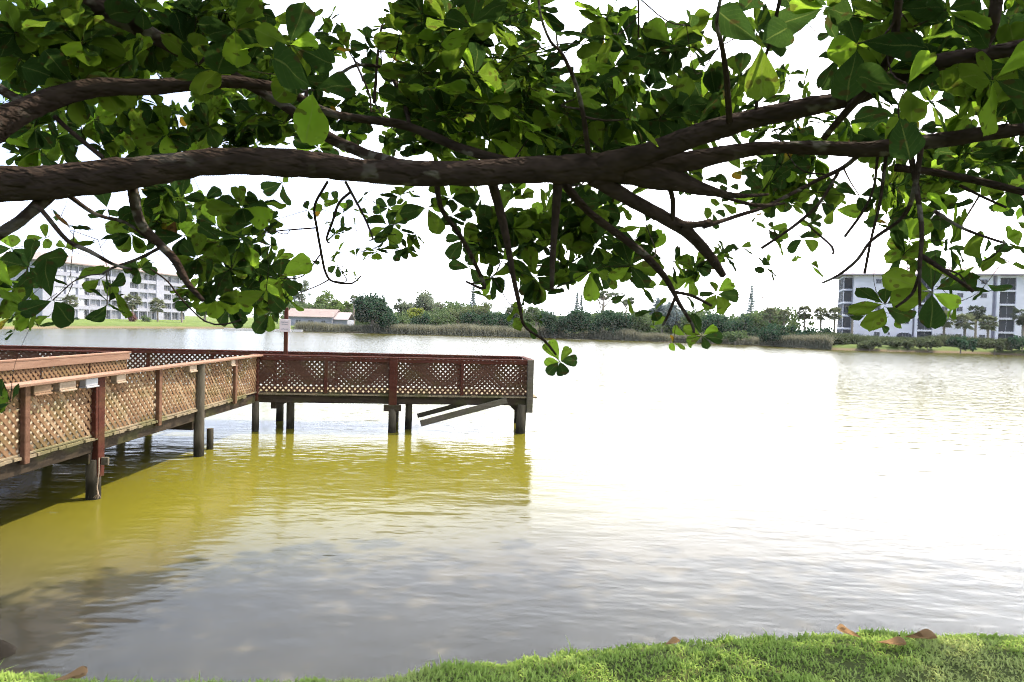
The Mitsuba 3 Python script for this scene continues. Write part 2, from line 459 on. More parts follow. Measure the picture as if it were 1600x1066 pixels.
def slats(a, b, z0, z1, off):
    """The two crossing layers of a diagonal lattice panel: one (vertices, faces) per slat."""
    o, e, n, L = frame(a, b)
    H = z1 - z0
    pitch, w = 0.137, 0.050 * 1.414
    panel = sbox(0, 0, L, H)
    for layer, sg in ((0, 1), (1, -1)):
        s = (-H if sg > 0 else 0.0) + 0.02
        jit = np.random.default_rng(int(abs(L * 1000 + o[0] * 77 + o[1] * 31)) + layer)
        while s < L + (0 if sg > 0 else H):
            s0, s1 = s + jit.normal(0, .0045), s + jit.normal(0, .0045)
            w_ = w * jit.uniform(.93, 1.05)
            q = Polygon([(s0, 0), (s0 + w_, 0), (s1 + w_ + sg * H, H), (s1 + sg * H, H)]).intersection(panel)
            s += pitch
            if q.is_empty or q.area < 1e-4:
                continue
            c = np.array(q.exterior.coords[:-1])
            if Polygon(c).exterior.is_ccw is False:
                c = c[::-1]
            k = len(c)
            n0, n1 = off + layer * 0.0095, off + layer * 0.0095 + 0.008
            v = [[*(o + e * x + n * nn), z0 + z] for nn in (n0, n1) for x, z in c]
            f = [[0, i, i + 1] for i in range(1, k - 1)] + [[k, k + i + 1, k + i] for i in range(1, k - 1)]
            for i in range(k):
                i2 = (i + 1) % k
                f += [[i, k + i, k + i2], [i, k + i2, i2]]
            yield np.array(v), np.array(f)


slat_room = [300]
slat_tone = ['lattice_wood', 'lattice_wood', 'lattice_wood_dark', 'lattice_wood', 'lattice_wood_pale', 'lattice_wood', 'lattice_wood_dark', 'lattice_wood', 'lattice_wood', 'lattice_wood_pale', 'lattice_wood_dark']


def railing(runs, lit, side, studs_bsdf, as_parts, fascia=None, bottom=True):
    """runs: plan points of the studs in order; side: +1 if the lattice is nailed to the right-hand normal's side."""
    r = f'{pier}__railing' if f'{pier}__railing' not in counts else None
    r = key_for('railing', pier)
    rest = MB()
    for a, b in zip(runs[:-1], runs[1:]):
        o, e, n, L = frame(a, b)
        for v, f in slats(np.asarray(a) + e * 0.03, np.asarray(b) - e * 0.03, DECK + 0.035, TOP - 0.045, side * 0.022 - 0.009):
            if as_parts and slat_room[0] > 0:
                slat_room[0] -= 1
                put('slat', mikit.ply((v, f), slat_tone[slat_room[0] * 7 % 11] if lit == 'lattice_wood' else lit), r)
            else:
                rest.add(v, f)
    if rest.n:
        kind(put('lattice', mikit.ply(rest.mesh(), lit), r), 'stuff')
    return r


def cap(a, b, r, bsdf='cap_wood', w=0.15, over=0.06, off=0.0):
    o, e, n, L = frame(a, b)
    beam('cap', np.asarray(a) - e * over, np.asarray(b) + e * over, TOP - 0.04, TOP, w, bsdf, r, off=off)


def post(p, z0, z1, sx, sy, bsdf, parent, ax=None, name='post'):
    ax = np.array([1.0, 0]) if ax is None else ax
    m = bevelled((sx, sy, z1 - z0), 0.008)
    M = np.eye(4)
    M[:3, 0] = [*ax, 0]
    M[:3, 1] = [-ax[1], ax[0], 0]
    M[:3, 3] = [p[0], p[1], (z0 + z1) / 2]
    m.apply_transform(M)
    return put(name, mikit.ply(m, bsdf), parent)


def pile(p, z0, z1, r, bsdf='pile_wood', seed=0, lean=(0, 0)):
    z = np.linspace(z0, z1, 9)
    pts = np.stack([p[0] + lean[0] * (z - z0), p[1] + lean[1] * (z - z0), z], 1)
    return put('pile', mikit.ply(tube(pts, np.linspace(r * 1.06, r, 9), 14, 0.05, seed), bsdf, smooth=50), pier)


XN, XF = -6.45, -9.55                                # near and far side of the walkway
yk = [5.3, 7.15, 8.95, 10.62, 12.35, 14.02, 15.75, C[1]]
# railing along the near side of the walkway: first the slats that show largest
near = [(XN, y) for y in yk]
r0 = railing(near, 'lattice_wood', 1, None, False) if False else None
rn = railing(near[2:], 'lattice_wood', 1, 'weathered_wood', True)
for a, b in zip(near[:2], near[1:3]):
    mb = MB()
    for v, f in slats(a, b, DECK + 0.035, TOP - 0.045, 0.013):
        mb.add(v, f)
    kind(put('lattice', mikit.ply(mb.mesh(), 'lattice_wood'), rn), 'stuff')
cap((XN, yk[0]), (XN, yk[3] + .9), rn, w=0.25, off=0.055)
cap((XN, yk[3] + 1.025), (XN, C[1] - 0.10), rn, w=0.25, over=0.05, off=0.055)
for k, y in enumerate(yk[2:-1]):
    if k not in (1, 3):
        post((XN + 0.075, y), DECK - 0.10, TOP - 0.042, 0.075, 0.10, 'stud_wood', rn, name='stud')
for y0, y1 in zip(yk[:-1], yk[1:]):
    beam('bottom_board', (XN, y0 + .05), (XN, y1 - .05), DECK + 0.004, DECK + 0.036, 0.07, 'deck_wood', rn, off=0.01)
# the platform: front railing, its end, the long back railing, the front left of the walkway
S = [0.0, 1.72, 3.42, 5.2, 7.04]
BACK = 1.98
rf = railing([tuple(pf(s)) for s in S], 'brown_wood', 1, 'red_wood', True)
beam('cap', pf(-0.07), pf(7.1), TOP - 0.04, TOP, 0.15, 'red_wood', rf, off=-0.02)
beam('fascia', pf(0.09), pf(6.98), TOP - 0.135, TOP - 0.043, 0.035, 'red_wood', rf, off=0.045)
for s in (S[1], S[3]):
    post(pf(s, -0.04), DECK + 0.008, TOP - 0.044, 0.085, 0.055, 'red_wood', rf, U, name='stud')
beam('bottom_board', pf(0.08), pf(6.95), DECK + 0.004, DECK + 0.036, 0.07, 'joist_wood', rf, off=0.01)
re_ = railing([tuple(pf(7.04)), tuple(pf(7.04, BACK))], 'brown_wood', 1, 'red_wood', False)
cap(pf(7.04, 0.085), pf(7.04, BACK - 0.08), re_, 'red_wood', over=0)
rb = railing([tuple(pf(s, BACK)) for s in (7.04, 5.2, 3.4, 1.7, 0, -1.7, -3.4, -5.1, -6.8, -8.5, -10.2)], 'brown_wood', 1, 'red_wood', False)
beam('cap', pf(7.1, BACK), pf(-10.3, BACK), TOP - 0.04, TOP, 0.15, 'red_wood', rb)
beam('fascia', pf(6.95, BACK), pf(-10.3, BACK), TOP - 0.135, TOP - 0.043, 0.035, 'red_wood', rb, off=-0.045)
for s in (7.0, 5.2, 3.4, 1.7, 0, -1.7, -3.4, -5.1, -6.8, -8.5, -10.2):
    post(pf(s, BACK + 0.05), DECK + 0.008, TOP - 0.044, 0.09, 0.08, 'red_wood', rb, U, name='stud')
SL = (XF - C[0]) / U[0]
rl = railing([tuple(pf(s)) for s in (-10.2, -8.5, -6.8, -5.1, SL)], 'brown_wood', 1, 'red_wood', False)
beam('cap', pf(-10.3), pf(SL - .06), TOP - 0.04, TOP, 0.15, 'red_wood', rl)
yl = [5.3, 7.0, 8.7, 10.4, 12.1, 13.8, 15.4, float(pf(SL)[1])]
rw = railing([(XF, y) for y in yl], 'lattice_wood', 1, 'weathered_wood', False)
beam('cap', (XF, yl[0]), (XF, yl[-1] + .08), TOP - 0.035, TOP + 0.005, 0.16, 'cap_wood', rw)
beam('fascia', (XF, yl[0]), (XF, yl[-1] + .02), TOP - 0.19, TOP - 0.038, 0.04, 'cap_wood', rw, off=0.055)
for y in yl:
    post((XF - 0.05, y), DECK + 0.008, TOP - 0.04, 0.09, 0.09, 'red_wood', rw, name='stud')

# a pale mooring line left on the near pile
rp = thing('rope', 'frayed pale rope hanging down the near pier pile', 'rope')
q = spline([(XN + .125, yk[3] - .13, .66, .010), (XN + .135, yk[3] - .15, .45, .009), (XN + .12, yk[3] - .16, .22, .009), (XN + .14, yk[3] - .17, .10, .012)], .03)
scene[f'{rp}__line'] = mikit.ply(tube(q[:, :3], q[:, 3], 6), 'pale_board')
mb = MB()
for k in range(5):
    mb.tube([(XN + .14, yk[3] - .17, .11), (XN + .14 + .03 * (k - 2), yk[3] - .19 - .01 * (k % 2), .03 + .012 * abs(k - 2))], [.006, .003], 5)
scene[f'{rp}__frayed_end'] = mikit.ply(mb.mesh(), 'pale_board')

# square red posts that run from pile to cap
tag(post((XN + 0.03, yk[3] - 0.02), 0.34, TOP - 0.043, 0.13, 0.17, 'red_wood', pier), 'stout red-brown post in front of the near lattice')
beam('brace', (XN - .07, yk[3] - .15), (XN + .10, yk[3] - .15), DECK - 0.02, TOP - 0.044, 0.06, 'red_wood', pier)
pile((XN + 0.01, yk[3] - 0.05), -1.2, 0.62, 0.105, seed=3, lean=(-0.012, 0))
for z in (0.62, 0.50):
    beam('cleat', (XN + 0.105, yk[3] - .03), (XN + 0.215, yk[3] - .03), z - 0.09, z + 0.03, 0.045, 'grey_wood', pier) if z > .6 else None
k = pile((XN + 0.06, yk[5] - 0.02), -1.2, TOP - 0.046, 0.098, 'pile_wood', seed=5)
tag(k, 'round grey pile rising beside the near lattice')
pile((XN - 0.22, yk[5] + 0.55), -1.2, 0.80, 0.09, seed=8)
pile((XN - 0.05, yk[5] + 0.75), -1.2, 0.45, 0.07, seed=9)
post(pf(-0.02, -0.03), DECK - 0.2, TOP + 0.01, 0.15, 0.15, 'red_wood', pier, U)
pile(pf(0.0, -0.04), -1.2, DECK - 0.21, 0.085, seed=11)
pile(pf(0.75, 0.5), -1.2, DECK - 0.22, 0.10, seed=12)
post(pf(S[2], -0.055), DECK - 0.36, TOP + 0.005, 0.20, 0.13, 'red_wood', pier, U)
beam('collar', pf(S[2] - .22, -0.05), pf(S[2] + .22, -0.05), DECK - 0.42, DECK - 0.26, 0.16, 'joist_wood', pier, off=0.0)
pile(pf(S[2], -0.05), -1.2, DECK - 0.37, 0.098, seed=13)
pile(pf(S[2] + 0.40, 0.55), -1.2, DECK - 0.22, 0.09, seed=14)
post(pf(7.0, -0.05), DECK - 0.42, TOP + 0.005, 0.16, 0.15, 'grey_wood', pier, U)
pile(pf(6.72, 0.03), -1.2, DECK - 0.22, 0.13, seed=15, lean=(0.05, 0))
pile(pf(6.95, BACK - .1), -1.2, DECK - 0.22, 0.11, seed=16)
for q, sd in ((pf(3.4, BACK - .15), 17), (pf(0.2, BACK - .15), 18), (pf(-3.3, BACK - .15), 19), (pf(-3.3, 0.2), 20), (pf(-6.7, BACK - .15), 21), (pf(-6.7, .2), 22)):
    pile(q, -1.2, DECK - 0.22, 0.10, seed=sd)
for y in (7.2, 10.5, 13.9):
    pile((XF + .1, y), -1.2, DECK - 0.22, 0.10, seed=30 + int(y))
pile((XN - 0.05, 7.15), -1.2, DECK - 0.22, 0.10, seed=29)
# joists and cross beams
for a, b, off in (((XN - .02, 3.6), (XN - .02, C[1] - .1), 0), ((XF + .02, 3.6), (XF + .02, C[1] - .4), 0), ((-8.0, 3.6), (-8.0, C[1] - .3), 0)):
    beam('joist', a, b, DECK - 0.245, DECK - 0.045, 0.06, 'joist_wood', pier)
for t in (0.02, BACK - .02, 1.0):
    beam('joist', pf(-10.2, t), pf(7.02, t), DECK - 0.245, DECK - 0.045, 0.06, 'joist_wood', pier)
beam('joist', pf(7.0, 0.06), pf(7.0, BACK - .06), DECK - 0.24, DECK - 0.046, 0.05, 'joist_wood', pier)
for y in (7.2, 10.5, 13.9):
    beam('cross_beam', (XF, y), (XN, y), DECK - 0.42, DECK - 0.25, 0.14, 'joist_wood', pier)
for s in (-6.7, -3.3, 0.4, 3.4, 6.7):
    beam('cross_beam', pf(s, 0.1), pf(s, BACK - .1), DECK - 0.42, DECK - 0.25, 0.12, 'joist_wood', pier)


def strut(a, b, size, bsdf, label=None):
    a, b = np.asarray(a, float), np.asarray(b, float)
    e = (b - a) / np.linalg.norm(b - a)
    n = np.cross(e, [0, 0, 1.0])
    n /= np.linalg.norm(n)
    w = np.cross(n, e)
    m = bevelled((np.linalg.norm(b - a), *size), 0.006)
    M = np.eye(4)
    M[:3, 0], M[:3, 1], M[:3, 2], M[:3, 3] = e, n, w, (a + b) / 2
    m.apply_transform(M)
    k = put('diagonal_brace', mikit.ply(m, bsdf), pier)
    if label:
        labels[k] = {'label': label}


strut((-2.322, 17.7, 0.241), (-0.093, 17.95, 0.874), (0.05, 0.16), 'grey_wood', 'grey plank slanting down from the platform edge to the water')
strut((-2.491, 18.3, 0.355), (-0.964, 18.5, 0.788), (0.05, 0.12), 'grey_wood')
# deck planks
rng = np.random.default_rng(11)
y = 4.0
while y < C[1] - 0.75:
    w = 0.138
    c0, c1 = XF - .06 - rng.uniform(0, .03), XN + .05 + rng.uniform(0, .05)
    z = DECK - 0.022 + rng.uniform(-.004, .004)
    scene[key_for('plank', pier)] = {'type': 'cube', 'to_world': T().translate([(c0 + c1) / 2, y, z]).rotate([0, 0, 1], rng.uniform(-.3, .3)).scale([(c1 - c0) / 2, w / 2, 0.019]), 'bsdf': ref('deck_wood')}
    y += 0.146
s = -10.1
while s < 7.15:
    q = pf(s, BACK / 2)
    L = BACK / 2 + .05 + rng.uniform(0, .03)
    scene[key_for('plank', pier)] = {'type': 'cube', 'to_world': T().translate([q[0], q[1], DECK - 0.0225 + rng.uniform(-.003, .003)]).rotate([0, 0, 1], math.degrees(0.117)).scale([0.069, L, 0.019]), 'bsdf': ref('deck_wood')}
    s += 0.146
# small shelf boxes under the near cap
for y, bs, L in ((9.2, 'weathered_wood', .34), (9.72, 'pale_board', .36), (10.28, 'white_board', .30), (11.05, 'pale_board', .26), (13.55, 'pale_board', .30), (15.5, 'pale_board', .22)):
    k = beam('shelf_box', (XN, y - L / 2), (XN, y + L / 2), TOP - 0.155, TOP - 0.043, 0.10, bs, rn, off=0.085)
    beam('lip', (XN, y - L / 2 - .004), (XN, y + L / 2 + .004), TOP - 0.185, TOP - 0.157, 0.14, bs, k, off=0.095) if False else beam('shelf_lip', (XN, y - L / 2 - .004), (XN, y + L / 2 + .004), TOP - 0.183, TOP - 0.157, 0.13, bs, rn, off=0.09)
labels[f'{rn}__shelf_box_002'] = {'label': 'whitish shelf box under the near handrail'}

# the sign at the back of the platform
sg = thing('notice_sign', 'small pale notice on a red-brown post rising behind the platform railing', 'sign')
o = np.array((-6.35, 19.15, 1.974))
post((o[0], o[1] + .02), DECK, 3.18, 0.10, 0.09, 'red_wood', sg, U)
M = np.eye(4)
bz = 2.68
bm = bevelled((0.30, 0.018, 0.36), 0.004)
bm.apply_transform(trimesh.transformations.rotation_matrix(0.05, [0, 0, 1]))
bm.apply_translation((o[0] - .01, o[1] - .05, bz))
bk = put('board', mikit.ply(bm, 'sign_face'), sg)
for dz, w in ((0.09, 0.20), (0.03, 0.16), (-0.10, 0.20)):
    t = trimesh.creation.box((w, 0.004, 0.022))
    t.apply_transform(trimesh.transformations.rotation_matrix(0.05, [0, 0, 1]))
    t.apply_translation((o[0] - .01, o[1] - .062, bz + dz))
    put('printed_line', mikit.ply(t, 'print_ink'), sg)

# ------------------------------------------------------------------ buildings
def mat(e, n, o):
    """local (along, outward, up) to world"""
    M = np.eye(4)
    M[:2, 0], M[:2, 1], M[:3, 3] = e, n, o
    return M


def lbox(mb, M, x0, x1, y0, y1, z0, z1):
    v = np.array([[x, y, z] for x in (x0, x1) for y in (y0, y1) for z in (z0, z1)], float)
    mb.add(v @ M[:3, :3].T + M[:3, 3], BOXF)


def glazing(parent, M, x0, x1, z0, z1, y, mull=2, frame_b='trim_white', pane_b='window_glass', fw=0.07, name='window'):
    mb = MB()
    lbox(mb, M, x0, x0 + fw, y - .05, y + .05, z0, z1)
    lbox(mb, M, x1 - fw, x1, y - .05, y + .05, z0, z1)
    lbox(mb, M, x0 + fw, x1 - fw, y - .05, y + .05, z1 - fw, z1)
    lbox(mb, M, x0 + fw, x1 - fw, y - .05, y + .05, z0, z0 + fw)
    for k in range(1, mull):
        xm = x0 + (x1 - x0) * k / mull
        lbox(mb, M, xm - fw * .4, xm + fw * .4, y - .045, y + .045, z0 + fw, z1 - fw)
    k = put(name, mikit.ply(mb.mesh(), frame_b), parent)
    pb = MB()
    lbox(pb, M, x0 + fw, x1 - fw, y - .02, y + .0, z0 + fw, z1 - fw)
    scene[f'{k}__pane'] = mikit.ply(pb.mesh(), pane_b)


def hip_roof(M, x0, x1, y0, y1, z, rise, over=0.7):
    x0, x1, y0, y1 = x0 - over, x1 + over, y0 - over, y1 + over
    h = min(x1 - x0, y1 - y0) / 2
    v = [[x0, y0, z], [x1, y0, z], [x1, y1, z], [x0, y1, z], [x0 + h, (y0 + y1) / 2, z + rise], [x1 - h, (y0 + y1) / 2, z + rise], [x0, y0, z - .3], [x1, y0, z - .3], [x1, y1, z - .3], [x0, y1, z - .3]]
    f = [[0, 1, 5], [0, 5, 4], [1, 2, 5], [2, 3, 4], [2, 4, 5], [3, 0, 4], [6, 7, 1], [6, 1, 0], [7, 8, 2], [7, 2, 1], [8, 9, 3], [8, 3, 2], [9, 6, 0], [9, 0, 3], [6, 9, 8], [6, 8, 7]]
    return np.array(v, float) @ M[:3, :3].T + M[:3, 3], np.array(f)


# left block: a long five-storey facade that runs away from the viewer
lb = thing('apartment_block', 'long white apartment block with pink roof and rows of balconies at left', 'building')
a, b = np.array([-113.0, 164.0]), np.array([-105.6, 221.0])
e = (b - a) / np.linalg.norm(b - a)
n = np.array([e[1], -e[0]])
LEN, FH, GZ = float(np.linalg.norm(b - a)), 2.75, 1.2
M = mat(e, n, [a[0], a[1], GZ])
wall = MB()
lbox(wall, M, 0, LEN, -14, -1.3, 0, 5 * FH)                       # body behind the balconies
edges, x = [], 0.0
pattern = ['wall', 'bay', 'bay', 'bay', 'bay', 'bay', 'bay', 'wall', 'bay', 'bay', 'bay', 'wall', 'bay', 'bay', 'bay']
wid = {'wall': 3.4, 'bay': LEN}
nb = pattern.count('bay')
bw = (LEN - 3.4 * (len(pattern) - nb)) / nb
for p_ in pattern:
    w = 3.4 if p_ == 'wall' else bw
    edges.append((p_, x, x + w))
    x += w
rng = np.random.default_rng(2)
for p_, x0, x1 in edges:
    if p_ == 'wall':
        lbox(wall, M, x0 + .002, x1 - .002, -1.35, 0.12, 0, 5 * FH - .003)
        continue
    lbox(wall, M, x0 + .003, x0 + .35, -1.34, 0.0, 0, 5 * FH - .006)
    for fl in range(5):
        lbox(wall, M, x0 + .35, x1, -1.34, -0.02, fl * FH + FH - .34, fl * FH + FH - .008)
        if fl:
            lbox(wall, M, x0 + .35, x1, -0.16, -0.03, fl * FH - .008, fl * FH + .62)
        z0 = fl * FH + (.66 if fl else .05)
        glazing(lb, M, x0 + .37, x1 - .02, z0, fl * FH + FH - .36, -0.55, 3, 'trim_white', ('window_glass', 'screen_mid', 'screen_dark')[rng.integers(3)], 0.09)
put('wall', mikit.ply(wall.mesh(), 'stucco_white'), lb)
put('roof', mikit.ply(hip_roof(M, 0, LEN, -14, 0, 5 * FH + .3, 2.5, 0.9), 'roof_pink'), lb)
wing = MB()
M2 = mat(np.array([n[0], n[1]]), -e, [a[0] - n[0] * 14, a[1] + 6, GZ])
lbox(wing, M2, -16, 14, -10, 0, 0, 5 * FH - 1.5)
wk = put('wing', mikit.ply(wing.mesh(), 'stucco_lilac'), lb)
for fl in range(5):
    for x0 in (-15.0, -11.5, -8.0, -4.5):
        glazing(lb, M2, x0, x0 + 2.7, fl * FH + .5, fl * FH + 2.2, 0.03, 2, 'trim_white', 'window_glass', 0.09)

# right block: faces the lake
rbk = thing('apartment_block', 'white apartment block with stacked dark screened balconies on the right shore', 'building')
XL, YF = 70.6, 142.0
RE, RN = np.array([0.9455, -0.3256]), np.array([-0.3256, -0.9455])
M = mat(RE, RN, [XL, YF, GZ])
EH = 14.85 - GZ
FH = EH / 5 - 0.02
wall = MB()
cols = [('wall', 0, 11.0), ('gap', 11.0, 11.7), ('balc', 11.7, 14.6), ('wall', 14.6, 24.6), ('gap', 24.6, 25.6), ('balc', 25.6, 28.5), ('wall', 28.5, 36.0), ('balc', 36.0, 39.5), ('wall', 39.5, 48.0)]
lbox(wall, M, 0.0, 48, -12, -1.6, 0, EH)
for kd, x0, x1 in cols:
    if kd == 'wall':
        lbox(wall, M, x0 + .002, x1 - .002, -1.65, 0, 0, EH - .004)
    elif kd == 'balc':
        lbox(wall, M, x0 - .35 + .001, x0 + .12, -1.64, 0.35, 0, EH - .006)
        lbox(wall, M, x1 - .12, x1 - .001 + .12, -1.64, 0.35, 0, EH - .006)
        for fl in range(5):
            lbox(wall, M, x0 + .12, x1 - .12, -1.63, 0.30, fl * FH + FH - .30, fl * FH + FH - .002)
            glazing(rbk, M, x0 + .13, x1 - .13, fl * FH + .02, fl * FH + FH - .32, -0.05, 2, 'rail_grey', 'screen_dark', 0.05, 'balcony_screen')
for x0 in (4.1, 9.3, 16.0, 18.6, 22.6, 30.2, 33.6):
    for fl in range(5):
        glazing(rbk, M, x0, x0 + 1.05, fl * FH + 1.15, fl * FH + 2.05, 0.03, 2, 'stucco_grey', 'window_glass', 0.06)
for fl in (0, 4):
    glazing(rbk, M, 6.6, 7.0, fl * FH + 1.5, fl * FH + 2.05, 0.03, 1, 'stucco_grey', 'window_glass', 0.05)
# corner balcony stack wrapped round the left end
for fl in range(5):
    lbox(wall, M, -1.9, -0.002, -9, -0.9, fl * FH + FH - .26, fl * FH + FH - .01)
    glazing(rbk, M, -1.75, -0.1, fl * FH + .02, fl * FH + FH - .27, -1.0, 1, 'trim_white', 'screen_dark', 0.10, 'balcony_screen')
    M3 = mat(-RN, -RE, [XL - 1.8 * RE[0] - 1.0 * RN[0], YF - 1.8 * RE[1] - 1.0 * RN[1], GZ])
    glazing(rbk, M3, 0.1, 3.9, fl * FH + .02, fl * FH + FH - .27, 0, 2, 'trim_white', 'screen_dark', 0.10, 'balcony_screen')
    glazing(rbk, M3, 4.0, 7.9, fl * FH + .02, fl * FH + FH - .27, 0, 2, 'trim_white', 'screen_dark', 0.10, 'balcony_screen')
put('wall', mikit.ply(wall.mesh(), 'stucco_lilac'), rbk)
put('roof', mikit.ply(hip_roof(M, -1.8, 48, -12, 0.4, EH + .28, 1.9, 0.7), 'roof_pale'), rbk)
arch = MB()
an = np.linspace(0, np.pi, 13)
pts = np.array([[8.6 + 1.35 - 1.35 * math.cos(t), 0.35 * 0 + 1.5 + 0.55 * math.sin(t)] for t in an])
prof = Polygon([(8.6, 0.03), *map(tuple, pts), (11.3, 0.03)])
am = trimesh.creation.extrude_polygon(prof, 0.06)
av = np.array(am.vertices)
av = np.stack([av[:, 0] - .35, av[:, 2] + .004, av[:, 1]], 1)
put('archway', mikit.ply((av @ M[:3, :3].T + M[:3, 3], np.array(am.faces)[:, ::-1]), 'screen_dark'), rbk)

# single-storey house behind the reeds
hs = thing('bungalow', 'low white single-storey house with a pink pitched roof on the far bank behind the sign', 'house')
hx0, hx1, hy, hz = -52.3, -41.8, 158.0, 0.65
M = mat(np.array([1.0, 0]), np.array([0, -1.0]), [hx0, hy, hz])
L = hx1 - hx0
mb = MB()
lbox(mb, M, 0, L, -9, 0, 0, 2.55)
lbox(mb, M, L + .0, L + 3.3, -8, -1.2, 0, 2.1)
put('wall', mikit.ply(mb.mesh(), 'stucco_white'), hs)


def gable(M, x0, x1, y0, y1, z, rise, over=.5, th=.16):
    ym = (y0 + y1) / 2
    prof = np.array([[y1 + over, z - .12], [ym, z + rise], [y0 - over, z - .12], [y0 - over, z - .12 + th], [ym, z + rise + th], [y1 + over, z - .12 + th]])
    v = np.array([[x, *q] for x in (x0 - over, x1 + over) for q in prof])
    f = []
    for k in range(6):
        k2 = (k + 1) % 6
        f.append([k, k2, 6 + k2, 6 + k])
    f = np.vstack([np.array(f)[:, [0, 1, 2]], np.array(f)[:, [0, 2, 3]], [[0, 5, 1], [1, 5, 4], [1, 4, 3], [1, 3, 2], [6, 7, 11], [7, 10, 11], [7, 9, 10], [7, 8, 9]]])
    return v @ M[:3, :3].T + M[:3, 3], f


put('roof', mikit.ply(gable(M, 0, L, -9, 0, 2.6, 1.75), 'roof_pink'), hs)
v, f = gable(M, 0, L, -9, 0, 2.6, 1.75)
put('roof', mikit.ply(gable(M, L + .55, L + 3.1, -8, -1.2, 2.15, 1.55, .45), 'roof_pale'), hs)
gm = MB()
for xx in (0.0, L - .1):
    g = np.array([[xx, -9, 2.55], [xx, 0, 2.55], [xx, -4.5, 4.28], [xx + .1, -9, 2.55], [xx + .1, 0, 2.55], [xx + .1, -4.5, 4.28]])
    gm.add(g @ M[:3, :3].T + M[:3, 3], np.array([[0, 1, 2], [3, 5, 4], [0, 3, 4], [0, 4, 1], [1, 4, 5], [1, 5, 2], [2, 5, 3], [2, 3, 0]]))
put('gable_wall', mikit.ply(gm.mesh(), 'stucco_grey'), hs)
for x0, w, z0 in ((2.1, 1.3, .8), (4.9, 1.5, .8), (8.0, 1.1, .8)):
    glazing(hs, M, x0, x0 + w, z0, z0 + 1.1, 0.03, 2, 'trim_white', 'window_glass', .08)
sw = thing('seawall', 'low pale seawall at the waterline left of the reeds', 'wall')
mb = MB()
for (xa, ya), (xb, yb) in (((-59, 139.6), (-52, 141.6)), ((-52, 141.6), (-44, 143.3))):
    o_, e_, n_, L_ = frame((xa, ya), (xb, yb))
    lbox(mb, mat(e_, n_, [xa, ya, -.4]), 0, L_, -.3, .1, 0, 0.85)
scene[sw] = mikit.ply(mb.mesh(), 'concrete_pale')

# ------------------------------------------------------------------ far trees, reeds
def quads(c, size, rng, nrm=None, asp=0.7):
    n = len(c)
    a = rng.normal(size=(n, 3))
    if nrm is not None:
        a = a * .75 + nrm
    a /= np.linalg.norm(a, axis=1, keepdims=True)
    t = np.cross(a, rng.normal(size=(n, 3)))
    t /= np.linalg.norm(t, axis=1, keepdims=True)
    b = np.cross(a, t)
    s = (np.asarray(size) * rng.uniform(.6, 1.3, n))[:, None] / 2
    v = np.stack([c - t * s, c + b * s * asp, c + t * s, c - b * s * asp], 1).reshape(-1, 3)
    k = np.arange(n)[:, None] * 4
    return v, np.concatenate([k + [0, 1, 2], k + [0, 2, 3]])


def lobes_crown(rng, c, rx, ry, rz, nl, n, leaf, r_lo, r_hi, squash=0.8, hollow=0.55):
    """leaf clumps spread through the outer shells of several lobes"""
    lc = []
    for _ in range(nl):
        d = rng.normal(size=3)
        d /= np.linalg.norm(d)
        lc.append(d * rng.uniform(.25, .75) * np.array([rx, ry, rz]))
    lc = np.array(lc)
    lr = rng.uniform(r_lo, r_hi, nl) * min(rx, rz * 1.3)
    w = lr ** 2 / (lr ** 2).sum()
    pick = rng.choice(nl, n, p=w)
    d = rng.normal(size=(n, 3))
    d /= np.linalg.norm(d, axis=1, keepdims=True)
    r = (hollow + (1 - hollow) * rng.random(n) ** .6) * (1 + .35 * (meshkit.noise(d * 3 + pick[:, None] * 7.3) - .5))
    pts = lc[pick] + d * (lr[pick] * r)[:, None] * np.array([1, 1, squash])
    v, f = quads(pts + c, leaf, rng, d)
    if hollow < .6 and squash > .7 and squash < 1.2:                     # close the heart of the crown
        m_ = n // 4
        d2 = rng.normal(size=(m_, 3))
        d2 /= np.linalg.norm(d2, axis=1, keepdims=True)
        pk = rng.choice(nl, m_, p=w)
        v2, f2 = quads(lc[pk] + d2 * (lr[pk] * rng.random(m_) * .72)[:, None] + c, leaf * 2.0, rng)
        v, f = np.vstack([v, v2]), np.vstack([f, f2 + len(v)])
    return v, f


